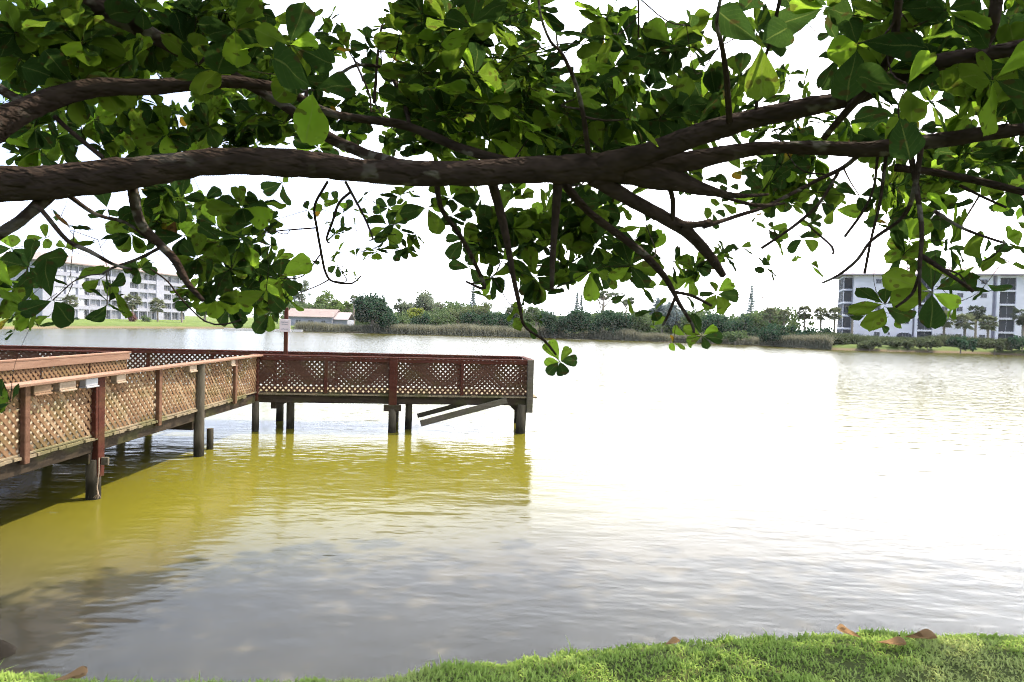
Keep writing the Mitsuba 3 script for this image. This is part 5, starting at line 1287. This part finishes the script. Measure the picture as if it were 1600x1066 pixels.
    (1.70, 6.03, 4.91, 0.172, 3), (1.16, 5.20, 4.48, 0.187, 5), (1.27, 5.40, 4.64, 0.189, 4), (1.76, 5.96, 4.83, 0.176, 5),
    (1.12, 4.12, 4.16, 0.184, 5), (1.67, 6.20, 4.91, 0.190, 4), (0.83, 3.92, 4.14, 0.176, 4), (1.56, 4.54, 4.43, 0.187, 5),
    (1.18, 6.23, 5.06, 0.168, 4), (1.21, 4.22, 4.33, 0.182, 4), (1.46, 6.32, 5.12, 0.191, 5), (1.68, 5.49, 4.57, 0.198, 3),
    (2.34, 6.37, 4.49, 0.175, 4), (2.41, 5.11, 4.44, 0.197, 4), (2.51, 6.13, 4.59, 0.177, 5), (2.72, 4.92, 3.98, 0.193, 5),
    (2.52, 4.76, 4.24, 0.185, 5), (4.61, 6.36, 4.38, 0.179, 4), (3.51, 5.77, 4.34, 0.182, 3), (3.58, 5.09, 4.23, 0.193, 5),
    (2.68, 6.54, 4.84, 0.187, 5), (2.48, 6.27, 4.82, 0.162, 4), (2.32, 5.87, 4.20, 0.190, 3), (3.31, 4.96, 4.29, 0.191, 4),
    (3.18, 4.87, 4.24, 0.177, 4), (3.64, 6.56, 4.57, 0.157, 4), (3.65, 5.92, 4.57, 0.194, 4), (3.43, 5.35, 4.13, 0.193, 5),
    (3.52, 6.55, 4.70, 0.196, 4), (3.05, 4.83, 4.16, 0.189, 5), (3.69, 6.15, 4.55, 0.143, 4), (2.31, 5.18, 3.95, 0.180, 3),
    (1.91, 5.25, 4.04, 0.184, 3), (2.24, 5.45, 4.44, 0.177, 5), (2.92, 6.33, 4.14, 0.157, 3), (4.12, 5.77, 4.14, 0.193, 5),
    (4.06, 5.90, 4.53, 0.188, 4), (1.73, 4.90, 3.92, 0.180, 5), (2.61, 5.95, 4.42, 0.164, 5), (2.26, 6.49, 4.79, 0.165, 3),
    (1.66, 4.53, 4.29, 0.176, 4), (2.58, 6.08, 4.27, 0.198, 3), (2.09, 5.35, 4.20, 0.196, 4), (2.27, 5.91, 4.35, 0.157, 5),
    (2.36, 6.18, 4.11, 0.175, 4), (3.33, 5.41, 4.04, 0.198, 3), (2.88, 6.37, 4.28, 0.152, 4), (3.46, 5.38, 4.17, 0.180, 4),
    (3.43, 6.35, 4.68, 0.193, 5), (4.14, 6.30, 4.58, 0.151, 3), (3.79, 6.27, 4.31, 0.181, 3), (2.99, 6.49, 4.36, 0.159, 3),
    (3.56, 5.81, 4.40, 0.179, 4), (2.21, 5.99, 4.14, 0.157, 3), (4.52, 6.29, 4.50, 0.171, 4), (3.15, 6.56, 4.81, 0.162, 4),
    (3.12, 5.89, 4.47, 0.177, 3), (4.46, 6.47, 4.48, 0.185, 3), (3.81, 6.56, 4.73, 0.163, 4), (3.39, 6.00, 4.31, 0.177, 3),
    (3.39, 6.24, 4.25, 0.145, 4), (3.47, 6.15, 4.74, 0.143, 3), (4.01, 6.29, 4.47, 0.182, 4), (3.67, 6.23, 4.67, 0.165, 5),
    (2.73, 5.95, 4.15, 0.172, 5), (2.42, 5.64, 4.48, 0.197, 3), (2.26, 5.75, 4.41, 0.198, 3), (3.98, 5.96, 4.56, 0.166, 4),
    (2.29, 5.86, 4.27, 0.137, 3), (3.69, 5.74, 4.71, 0.186, 5), (3.56, 4.85, 4.29, 0.190, 3), (3.67, 5.63, 4.52, 0.180, 5),
    (2.45, 3.45, 4.14, 0.183, 4), (2.71, 4.12, 4.87, 0.190, 3), (3.10, 4.34, 4.71, 0.188, 3), (2.40, 3.52, 4.54, 0.185, 4),
    (2.19, 3.02, 4.10, 0.178, 4), (1.84, 3.31, 4.34, 0.187, 3), (2.17, 3.31, 4.32, 0.179, 4), (3.01, 4.23, 4.64, 0.190, 5),
    (1.70, 2.69, 4.20, 0.183, 3), (1.97, 2.79, 3.96, 0.190, 3), (1.54, 2.85, 4.02, 0.186, 3), (1.53, 2.78, 4.24, 0.191, 5),
    (2.70, 3.89, 4.62, 0.184, 3), (2.41, 3.68, 4.26, 0.187, 3), (1.57, 2.96, 4.29, 0.183, 4), (1.91, 3.83, 4.57, 0.181, 4),
    (2.40, 3.75, 4.55, 0.193, 3), (1.81, 3.06, 4.13, 0.194, 3), (2.27, 3.40, 4.17, 0.191, 3), (2.20, 4.09, 4.72, 0.181, 4),
    (2.28, 4.16, 4.78, 0.176, 3), (2.59, 3.58, 4.31, 0.181, 5), (1.72, 3.09, 4.39, 0.184, 3), (1.56, 2.99, 4.01, 0.194, 4),
    (-2.23, 3.38, 4.34, 0.188, 4), (-3.36, 4.52, 4.86, 0.196, 3), (-2.05, 3.55, 4.23, 0.191, 5), (-2.42, 4.11, 4.28, 0.187, 5),
    (-2.47, 3.67, 4.46, 0.196, 3), (-2.77, 3.85, 4.46, 0.176, 5), (-2.44, 3.74, 4.46, 0.193, 3), (-2.82, 4.07, 4.47, 0.183, 5),
    (-2.45, 4.04, 4.40, 0.183, 5), (-3.33, 5.12, 4.69, 0.193, 5), (-2.71, 3.80, 4.60, 0.178, 5), (-2.54, 4.31, 4.62, 0.188, 4),
    (-2.21, 3.49, 4.24, 0.193, 3), (-2.73, 4.33, 4.62, 0.198, 3), (-3.04, 5.03, 5.10, 0.193, 4), (-3.24, 4.62, 4.78, 0.181, 4),
    (-2.66, 4.27, 4.52, 0.192, 3), (-3.08, 4.84, 4.97, 0.177, 5), (-2.34, 3.57, 4.43, 0.177, 3), (-2.95, 4.58, 4.76, 0.193, 3),
    (-2.20, 3.39, 4.03, 0.176, 5), (-2.60, 3.93, 4.42, 0.182, 4), (-3.21, 5.04, 4.59, 0.192, 5), (-2.13, 3.35, 4.25, 0.183, 3),
    (-2.16, 3.51, 4.12, 0.184, 3), (-2.44, 3.63, 4.43, 0.191, 4), (-2.68, 3.69, 4.28, 0.196, 5), (-2.52, 3.78, 4.29, 0.192, 5),
    (-2.81, 4.27, 4.56, 0.186, 3), (-2.65, 3.88, 4.34, 0.181, 5), (-3.11, 4.92, 4.86, 0.185, 4), (-3.45, 4.82, 4.66, 0.184, 5),
    (-3.60, 4.88, 4.73, 0.178, 3), (-3.55, 5.09, 4.99, 0.195, 4), (-3.32, 4.91, 4.76, 0.195, 5), (-2.94, 3.95, 4.54, 0.189, 4),
    (-2.22, 3.46, 4.30, 0.185, 3), (-2.33, 3.39, 4.10, 0.178, 3), (-2.81, 4.30, 4.84, 0.192, 5), (-2.55, 4.14, 4.67, 0.188, 3),
    (-2.15, 4.62, 4.50, 0.192, 3), (-2.76, 5.00, 4.85, 0.183, 3), (-2.54, 4.98, 4.80, 0.189, 4), (-2.20, 5.35, 5.32, 0.177, 5),
    (-3.14, 5.78, 4.99, 0.187, 3), (-2.81, 5.91, 5.25, 0.192, 3), (-2.23, 4.19, 4.61, 0.182, 3), (-2.04, 3.73, 4.59, 0.181, 4),
    (-2.55, 6.14, 5.62, 0.193, 3), (-1.65, 4.44, 4.46, 0.190, 5), (-1.84, 4.43, 4.79, 0.191, 4), (-2.62, 4.72, 4.62, 0.193, 4),
    (-2.21, 4.30, 4.64, 0.185, 3), (-1.97, 4.31, 4.44, 0.191, 4), (-2.79, 6.12, 5.13, 0.189, 4), (-2.30, 5.84, 4.93, 0.195, 5),
    (-2.47, 4.76, 4.92, 0.191, 3), (-2.09, 5.08, 5.01, 0.186, 5), (-2.52, 4.54, 4.68, 0.177, 5), (-2.21, 4.37, 4.75, 0.197, 4),
    (-1.67, 4.31, 4.44, 0.181, 5), (-1.92, 4.02, 4.51, 0.192, 3), (-1.97, 4.96, 5.13, 0.187, 5), (-2.44, 5.26, 5.22, 0.193, 3),
    (-2.23, 5.46, 5.13, 0.187, 5), (-1.98, 5.29, 5.14, 0.187, 5), (-2.23, 4.22, 4.60, 0.193, 5), (-1.91, 4.03, 4.70, 0.181, 5),
    (-3.33, 5.91, 5.49, 0.187, 4), (-2.30, 4.59, 4.59, 0.187, 5), (-1.72, 3.74, 4.27, 0.177, 5), (-1.78, 4.26, 4.78, 0.180, 4),
    (-1.91, 4.42, 4.77, 0.196, 4), (-1.99, 4.19, 4.78, 0.183, 5), (-2.02, 4.88, 4.76, 0.180, 5), (-2.22, 4.46, 4.79, 0.193, 4),
    (0.88, 5.41, 3.43, 0.188, 4), (0.61, 5.79, 3.84, 0.182, 3), (0.40, 5.09, 3.83, 0.186, 3), (0.53, 5.65, 3.81, 0.189, 3),
    (0.17, 5.08, 3.27, 0.189, 5), (-0.03, 6.18, 4.13, 0.175, 5), (0.55, 5.62, 3.64, 0.186, 4), (-0.16, 5.04, 3.62, 0.182, 3),
    (0.20, 5.88, 3.82, 0.171, 4), (0.93, 5.91, 3.48, 0.171, 5), (0.01, 5.07, 3.60, 0.177, 5), (0.91, 5.99, 3.98, 0.171, 3),
    (0.13, 5.99, 3.36, 0.168, 5), (0.16, 6.00, 3.77, 0.187, 3), (0.10, 5.90, 3.72, 0.195, 3), (-0.11, 5.45, 3.79, 0.178, 4),
    (0.56, 5.62, 3.73, 0.177, 5), (0.29, 6.24, 3.95, 0.196, 3), (0.80, 6.24, 3.44, 0.185, 3), (0.57, 6.20, 4.12, 0.173, 4),
    (-0.07, 5.93, 3.78, 0.158, 4), (0.64, 5.37, 3.54, 0.193, 4), (0.45, 5.24, 3.91, 0.180, 5), (0.58, 5.13, 3.30, 0.184, 3),
    (0.46, 5.96, 3.73, 0.199, 5), (-0.08, 5.69, 3.78, 0.181, 3), (0.43, 5.89, 3.39, 0.171, 4), (0.37, 5.09, 3.54, 0.188, 5),
    (0.64, 5.42, 3.86, 0.198, 5), (0.22, 6.32, 3.51, 0.180, 4), (0.92, 5.34, 3.61, 0.183, 3), (1.04, 6.52, 4.17, 0.189, 5),
    (0.90, 6.09, 3.57, 0.175, 5), (0.48, 5.62, 3.60, 0.181, 5), (-3.19, 6.36, 4.03, 0.157, 5), (-3.07, 6.56, 3.99, 0.167, 3),
    (-1.98, 5.24, 3.56, 0.183, 4), (-2.87, 5.28, 3.67, 0.197, 5), (-2.61, 6.09, 3.64, 0.170, 4), (-3.18, 6.02, 3.75, 0.156, 4),
    (-2.61, 5.10, 3.79, 0.181, 5), (-3.27, 6.32, 3.67, 0.195, 4), (-3.20, 5.72, 3.56, 0.193, 3), (-3.16, 6.10, 3.76, 0.197, 3),
    (-2.82, 6.38, 4.00, 0.197, 3), (-2.30, 6.12, 3.74, 0.167, 4), (-2.24, 5.50, 3.12, 0.187, 4), (-2.08, 5.87, 3.16, 0.164, 3),
    (-2.98, 6.35, 3.18, 0.192, 5), (-2.90, 6.11, 3.51, 0.189, 4), (-2.04, 4.90, 3.22, 0.180, 3), (-2.29, 5.95, 3.22, 0.194, 5),
    (-2.20, 6.14, 3.12, 0.198, 3), (-2.00, 5.44, 3.27, 0.177, 5), (-1.99, 5.50, 3.33, 0.188, 5), (-2.58, 5.60, 3.44, 0.196, 4),
    (-2.24, 5.75, 3.38, 0.199, 5), (-2.41, 6.42, 3.15, 0.171, 5), (-2.09, 5.74, 3.11, 0.179, 5), (-2.87, 6.27, 3.04, 0.182, 3),
    (-2.15, 5.96, 3.52, 0.147, 3), (-2.59, 6.37, 3.37, 0.161, 3), (0.40, 5.04, 5.01, 0.196, 4), (0.67, 3.55, 4.35, 0.180, 5),
    (1.12, 4.33, 4.71, 0.190, 5), (0.53, 4.02, 4.67, 0.198, 3), (0.80, 3.96, 4.59, 0.177, 3), (0.62, 4.56, 4.65, 0.190, 5),
    (0.69, 4.15, 4.64, 0.191, 4), (0.76, 3.50, 4.37, 0.193, 5), (0.49, 3.82, 4.65, 0.179, 4), (1.42, 4.43, 4.56, 0.178, 4),
    (1.81, 4.57, 5.03, 0.179, 5), (1.65, 3.43, 4.53, 0.190, 4), (1.76, 5.08, 5.11, 0.193, 3), (1.41, 3.98, 4.66, 0.179, 4),
    (-1.86, 5.82, 5.05, 0.177, 5), (-1.83, 6.51, 5.75, 0.148, 3), (-1.21, 5.90, 5.03, 0.156, 3), (-2.12, 6.26, 5.44, 0.106, 5),
    (-1.36, 6.09, 5.30, 0.156, 3), (-1.78, 6.35, 5.35, 0.163, 4), (-2.11, 6.51, 5.31, 0.127, 3), (-1.72, 6.57, 5.59, 0.164, 5),
    (-2.16, 6.31, 5.21, 0.173, 5), (-1.98, 5.94, 5.33, 0.117, 3), (-1.80, 5.85, 4.99, 0.125, 4), (-1.18, 6.46, 5.44, 0.121, 5),
    (-2.10, 5.97, 5.16, 0.124, 5), (-2.02, 5.91, 5.09, 0.128, 5), (2.14, 6.06, 4.14, 0.153, 4), (2.32, 6.09, 4.24, 0.152, 3),
    (1.60, 6.42, 4.25, 0.157, 3), (2.26, 6.54, 4.49, 0.143, 3), (1.56, 6.25, 4.34, 0.149, 3), (1.44, 6.08, 4.25, 0.135, 3),
    (1.65, 6.38, 4.33, 0.146, 5), (2.20, 6.25, 4.28, 0.162, 5), (2.54, 3.35, 4.67, 0.182, 5), (4.91, 4.93, 5.00, 0.183, 5),
    (2.87, 3.44, 3.94, 0.178, 4), (5.08, 4.98, 3.98, 0.189, 4), (3.45, 4.26, 3.97, 0.184, 4), (4.01, 4.85, 5.00, 0.199, 4),
    (3.24, 4.26, 4.87, 0.186, 3), (3.42, 3.76, 4.82, 0.191, 4), (2.75, 3.51, 4.59, 0.184, 4), (3.81, 4.08, 3.85, 0.196, 5),
    (2.80, 3.69, 4.53, 0.197, 3), (3.73, 4.84, 5.36, 0.181, 3), (3.06, 3.51, 4.03, 0.189, 5), (2.62, 3.32, 3.61, 0.180, 4),
    (3.73, 4.32, 4.56, 0.183, 4), (3.66, 4.07, 3.76, 0.197, 3), (3.43, 3.49, 4.19, 0.183, 4), (3.90, 4.04, 3.96, 0.189, 5),
    (4.71, 4.65, 4.18, 0.193, 4), (3.31, 3.38, 4.30, 0.188, 3), (3.64, 4.00, 4.92, 0.185, 4), (3.76, 3.76, 4.43, 0.177, 3),
    (3.94, 4.89, 3.95, 0.186, 4), (3.09, 3.52, 4.76, 0.196, 5), (3.89, 4.41, 3.81, 0.184, 5), (2.92, 3.58, 4.05, 0.182, 3),
    (4.80, 4.81, 4.81, 0.187, 5), (4.19, 5.45, 4.87, 0.196, 4), (2.78, 3.70, 3.88, 0.195, 5), (2.87, 3.24, 3.74, 0.182, 5)]
rng = np.random.default_rng(77)
base = spline([(-4.6, 2.2, 0.9, .30), (-4.45, 2.3, 1.6, .25), (-4.1, 2.45, 2.4, .21), (-3.75, 2.6, 3.2, .19), (-3.45, 2.75, 4.2, .17), (-3.4, 2.9, 5.6, .13), (-3.0, 3.1, 7.2, .07)], .06)
put('trunk', mikit.ply(tube(base[:, :3], base[:, 3], 20, .12, 1), 'bark', smooth=True), tree)
anchors = []
for k, l in enumerate(LIMBS):
    q = spline(l, 0.035)
    q[:, :3] += 0.012 * (np.stack([meshkit.fbm(q[:, :3] * 4 + s_, 2) for s_ in (0, 9, 18)], -1) - .5) * np.minimum(1, q[:, 3:4] / .03)
    big = q[:, 3].max() > .02
    put('limb' if big else 'branch', mikit.ply(tube(q[:, :3], np.maximum(q[:, 3], .0025), 16 if big else 8, .16 if big else .12, k), 'bark', smooth=True), tree)
    anchors.append(q)
# limbs of the crown above the view
for k, l in enumerate(([(-3.4, 2.9, 5.6, .12), (-2.2, 3.6, 6.6, .10), (-.6, 5.0, 7.3, .08), (1.5, 6.6, 7.9, .06), (4.0, 8.4, 8.6, .03)], [(-.6, 5.0, 7.3, .06), (.6, 7.0, 7.9, .04), (1.4, 9.0, 8.6, .02)], [(1.5, 6.6, 7.9, .05), (4.0, 6.4, 7.9, .03), (7.0, 6.0, 7.6, .015)],
                       [(-3.45, 2.75, 4.4, .11), (-2.6, 1.9, 5.0, .08), (-1.4, 1.3, 5.3, .06), (.4, 1.0, 5.3, .04), (2.2, .8, 5.0, .02)],
                       [(-3.4, 2.9, 5.2, .10), (-3.2, 4.2, 5.9, .07), (-3.0, 5.4, 6.2, .04), (-2.6, 6.6, 6.0, .02)],
                       [(-2.2, 3.4, 6.2, .06), (-1.0, 2.6, 6.8, .05), (.8, 2.4, 7.0, .03), (2.4, 2.4, 6.7, .015)])):
    q = spline(l, .08)
    put('limb', mikit.ply(tube(q[:, :3], q[:, 3], 10, .12, 50 + k), 'bark', smooth=True), tree)
    anchors.append(q)
A = np.vstack(anchors)


def leaf_mesh(rows, cols, fold, curl, notch, wid, rng):
    """An obovate leaf one unit long from its stalk at the origin along +x, upper side +z."""
    t = np.linspace(0, 1, rows)
    prof = np.interp(t, [0, .05, .10, .18, .30, .45, .6, .75, .86, .93, .975, 1], [.014, .016, .04, .20, .44, .70, .89, 1.0, .97, .82, .60, .30]) * wid
    u = np.linspace(-1, 1, cols)
    v, uv = [], []
    for a_, w in zip(t, prof):
        for b_ in u:
            x = a_ - notch * (1 - abs(b_)) ** 2 * max(0, (a_ - .9) * 10) * .06
            z = abs(b_) * w * fold - curl * a_ ** 2 + .045 * math.sin(b_ * 4 + a_ * 9 + fold * 20) * w / wid
            v.append([x, b_ * w, z])
            uv.append([a_, b_])
    i_, j_ = np.meshgrid(np.arange(rows - 1), np.arange(cols - 1), indexing='ij')
    q = np.stack([i_ * cols + j_, (i_ + 1) * cols + j_, (i_ + 1) * cols + j_ + 1, i_ * cols + j_ + 1], -1).reshape(-1, 4)
    return np.array(v), np.vstack([q[:, [0, 1, 2]], q[:, [0, 2, 3]]]), np.array(uv)


VAR = [leaf_mesh(13, 7, rng.uniform(.0, .45), rng.uniform(-.12, .35), rng.uniform(-1, 1.5), rng.uniform(.26, .35), rng) for _ in range(18)]
LOW = [leaf_mesh(7, 3, rng.uniform(.02, .4), rng.uniform(0, .3), 0, rng.uniform(.26, .36), rng) for _ in range(4)]
MATS = ['leaf_dark', 'leaf_green', 'leaf_light', 'leaf_yellow', 'leaf_brown']


def unit(a_):
    a_ = np.asarray(a_, float)
    return a_ / (np.linalg.norm(a_) + 1e-12)


leaves = []                                            # (matrix, variant, material, apparent size)
twigs = MB()
eye = np.array([0, 0, 2.9])


def rosette(c, size, n, low=False, star=False):
    global A
    c = np.asarray(c, float)
    # grow from the nearest limb or twig, preferring one above or level
    a_ = A[np.argmin(np.linalg.norm(A[:, :3] - c, axis=1) + .30 * np.maximum(c[2] - A[:, 2], 0))]
    out = unit(c - a_[:3] + rng.normal(0, .1, 3))
    up_ = unit(out * .5 + np.array([0, -.55, .35]) + rng.normal(0, .4, 3))
    if star:
        up_ = unit(np.array([-.1, -.85, .45]) + rng.normal(0, .12, 3))
    root = c - up_ * size * (.12 if star else .25 if n > 2 else .4)
    L_ = np.linalg.norm(root - a_[:3])
    if L_ > .03 and (not low or rng.random() < .2):
        mid = (root + a_[:3]) / 2 + np.array([0, 0, -.08 * L_]) + rng.normal(0, .10 * L_, 3)
        q = spline(np.c_[np.array([a_[:3], mid, root]), [min(a_[3] * .7, .006), min(a_[3] * .65, .0045), .0032]], .045)
        twigs.tube(q[:, :3], q[:, 3], 5)
        A = np.vstack([A, q[2::2]])
    t1 = unit(np.cross(up_, rng.normal(size=3)))
    t2 = np.cross(up_, t1)
    ph = rng.uniform(0, 6.28)
    for k in range(n):
        an_ = ph + k * 2.39996 + rng.normal(0, .25)
        el = rng.uniform(.05, .75) if n > 2 else rng.uniform(.2, 1.1)
        side = t1 * math.cos(an_) + t2 * math.sin(an_)
        if star:
            an_, el = ph + k * 6.2832 / n + rng.normal(0, .15), rng.uniform(.08, .3)
            side = t1 * math.cos(an_) + t2 * math.sin(an_)
        d = unit(side * math.cos(el) + up_ * math.sin(el) + np.array([0, 0, -.05 if star else -.22]))
        nz = unit(up_ * math.cos(el) - side * math.sin(el) + rng.normal(0, .18, 3))
        yv = unit(np.cross(nz, d))
        nz = np.cross(d, yv)
        L_ = size * rng.uniform(.62, 1.2)
        M_ = np.eye(4)
        M_[:3, 0], M_[:3, 1], M_[:3, 2] = d * L_, yv * L_, nz * L_
        M_[:3, 3] = root + up_ * rng.uniform(-.1, .06) * size
        u_ = rng.random()
        m_ = 0 if u_ < .50 else 1 if u_ < .86 else 2 if u_ < .984 else 3 if u_ < .996 else 4
        if m_ > 2 and not low and L_ / np.linalg.norm(c - eye) > .028:
            m_ = 1
        leaves.append((M_, int(rng.integers(4 if low else 18)), m_, 0 if low else L_ / np.linalg.norm(c - eye)))


R_ = np.array(ROSETTES)
near_limb = np.array([np.min(np.linalg.norm(A[:, :3] - q, axis=1)) for q in R_[:, :3]])
for x, y, z, s_, n in R_[np.argsort(near_limb)]:
    rosette((x, y, z), s_ * (1.3 if n == 6 else 1.03), 6 if n == 6 else int(n) + (4 if n > 2 else 1), False, n == 6)
n_view = len(leaves)
for _ in range(11000):                                 # the crown above and behind the view
    x, y = rng.uniform(-5.0, 11.5), rng.uniform(-1.0, 11.6)
    lo = max(2.9 + .505 * y + .45, 5.2)
    z = lo + rng.uniform(0, 1.8)
    if y > 11.5 - .30 * max(0, 3 - x) ** 1.5 or z > 9.9 or (x > 7.5 and y < 4):
        continue
    if y < 6 and meshkit.noise(np.array([[x * 1.15 + 3, y * 1.15, 0]]))[0] < .56:
        continue
    if y > 8.5 and rng.random() < .30 * (y - 8.5):
        continue
    rosette((x, y, z), rng.uniform(.21, .28), int(rng.integers(5, 8)), True)
order = sorted(range(n_view), key=lambda i_: -leaves[i_][3])[:300]
chosen = set(order)
PLY = {}
for i_ in order:
    M_, va, m_, _ = leaves[i_]
    if (va, m_) not in PLY:
        PLY[va, m_] = mikit.ply((VAR[va][0], VAR[va][1]), MATS[m_], smooth=True, uv=VAR[va][2])
    k = put('leaf', {**PLY[va, m_], 'to_world': T(M_)}, tree)
    if m_ == 3:
        labels[k] = {'label': 'yellowing leaf'}
    elif m_ == 4:
        labels[k] = {'label': 'brown withered leaf'}
for m_ in range(5):
    for far in (False, True):
        vs, fs, us, at = [], [], [], 0
        for i_, (M_, va, mm, ap) in enumerate(leaves):
            if mm != m_ or i_ in chosen or (i_ >= n_view) != far:
                continue
            v, f, uv = (LOW if far else VAR)[va]
            vs.append(v @ M_[:3, :3].T + M_[:3, 3])
            fs.append(f + at)
            us.append(uv)
            at += len(v)
        if vs:
            k = put('foliage', mikit.ply((np.vstack(vs), np.vstack(fs)), MATS[m_], smooth=True, uv=np.vstack(us)), tree)
            kind(k, 'stuff')
kind(put('twigs', mikit.ply(twigs.mesh(), 'bark'), tree), 'stuff')

# ------------------------------------------------------------------ fallen leaves on the grass
for (x, y), s_, az, lab in (((1.902, 3.573, 1.33)[:2], .13, 2.6, 'curled brown fallen leaf, left of the pair on the right bank edge'),
                            ((1.937, 3.523, 1.33)[:2], .14, -.5, 'tan fallen leaf lying against the left one of the pair'),
                            ((2.126, 3.609, 1.33)[:2], .16, -.35, 'brown folded fallen leaf, rightmost on the bank edge'),
                            ((0.812, 3.435, 1.32)[:2], .09, .2, 'small tan fallen leaf alone on the middle of the bank edge'),
                            ((-1.979, 2.944, 1.32)[:2], .15, .1, 'pale fallen leaf at the far left of the bank')):
    k = thing('fallen_leaf', lab, 'leaf', 'fallen leaves on the grass')
    v, f, uv = leaf_mesh(12, 7, .5, -.14, 0, .30, rng)
    c_, s2 = math.cos(az), math.sin(az)
    M_ = np.array([[c_, -s2, 0], [s2, c_, 0], [0, 0, 1.0]]) * s_
    p = v @ M_.T + [x, y, float(bank_z(np.array(x), np.array(y))) + .028]
    scene[k] = mikit.ply((p, f), 'dead_leaf', smooth=True, uv=uv)

# ------------------------------------------------------------------ the summer air
scene['air'] = {'type': 'homogeneous', 'albedo': 0.95, 'sigma_t': 0.00010}
scene['haze'] = {'type': 'cube', 'to_world': T().translate([0, 60, 14.4]).scale([900, 900, 16.4]), 'bsdf': {'type': 'null'}, 'interior': ref('air')}
tag('haze', 'thin pale summer haze over the lake', 'haze', kind='stuff')
scene['camera']['medium'] = ref('air')
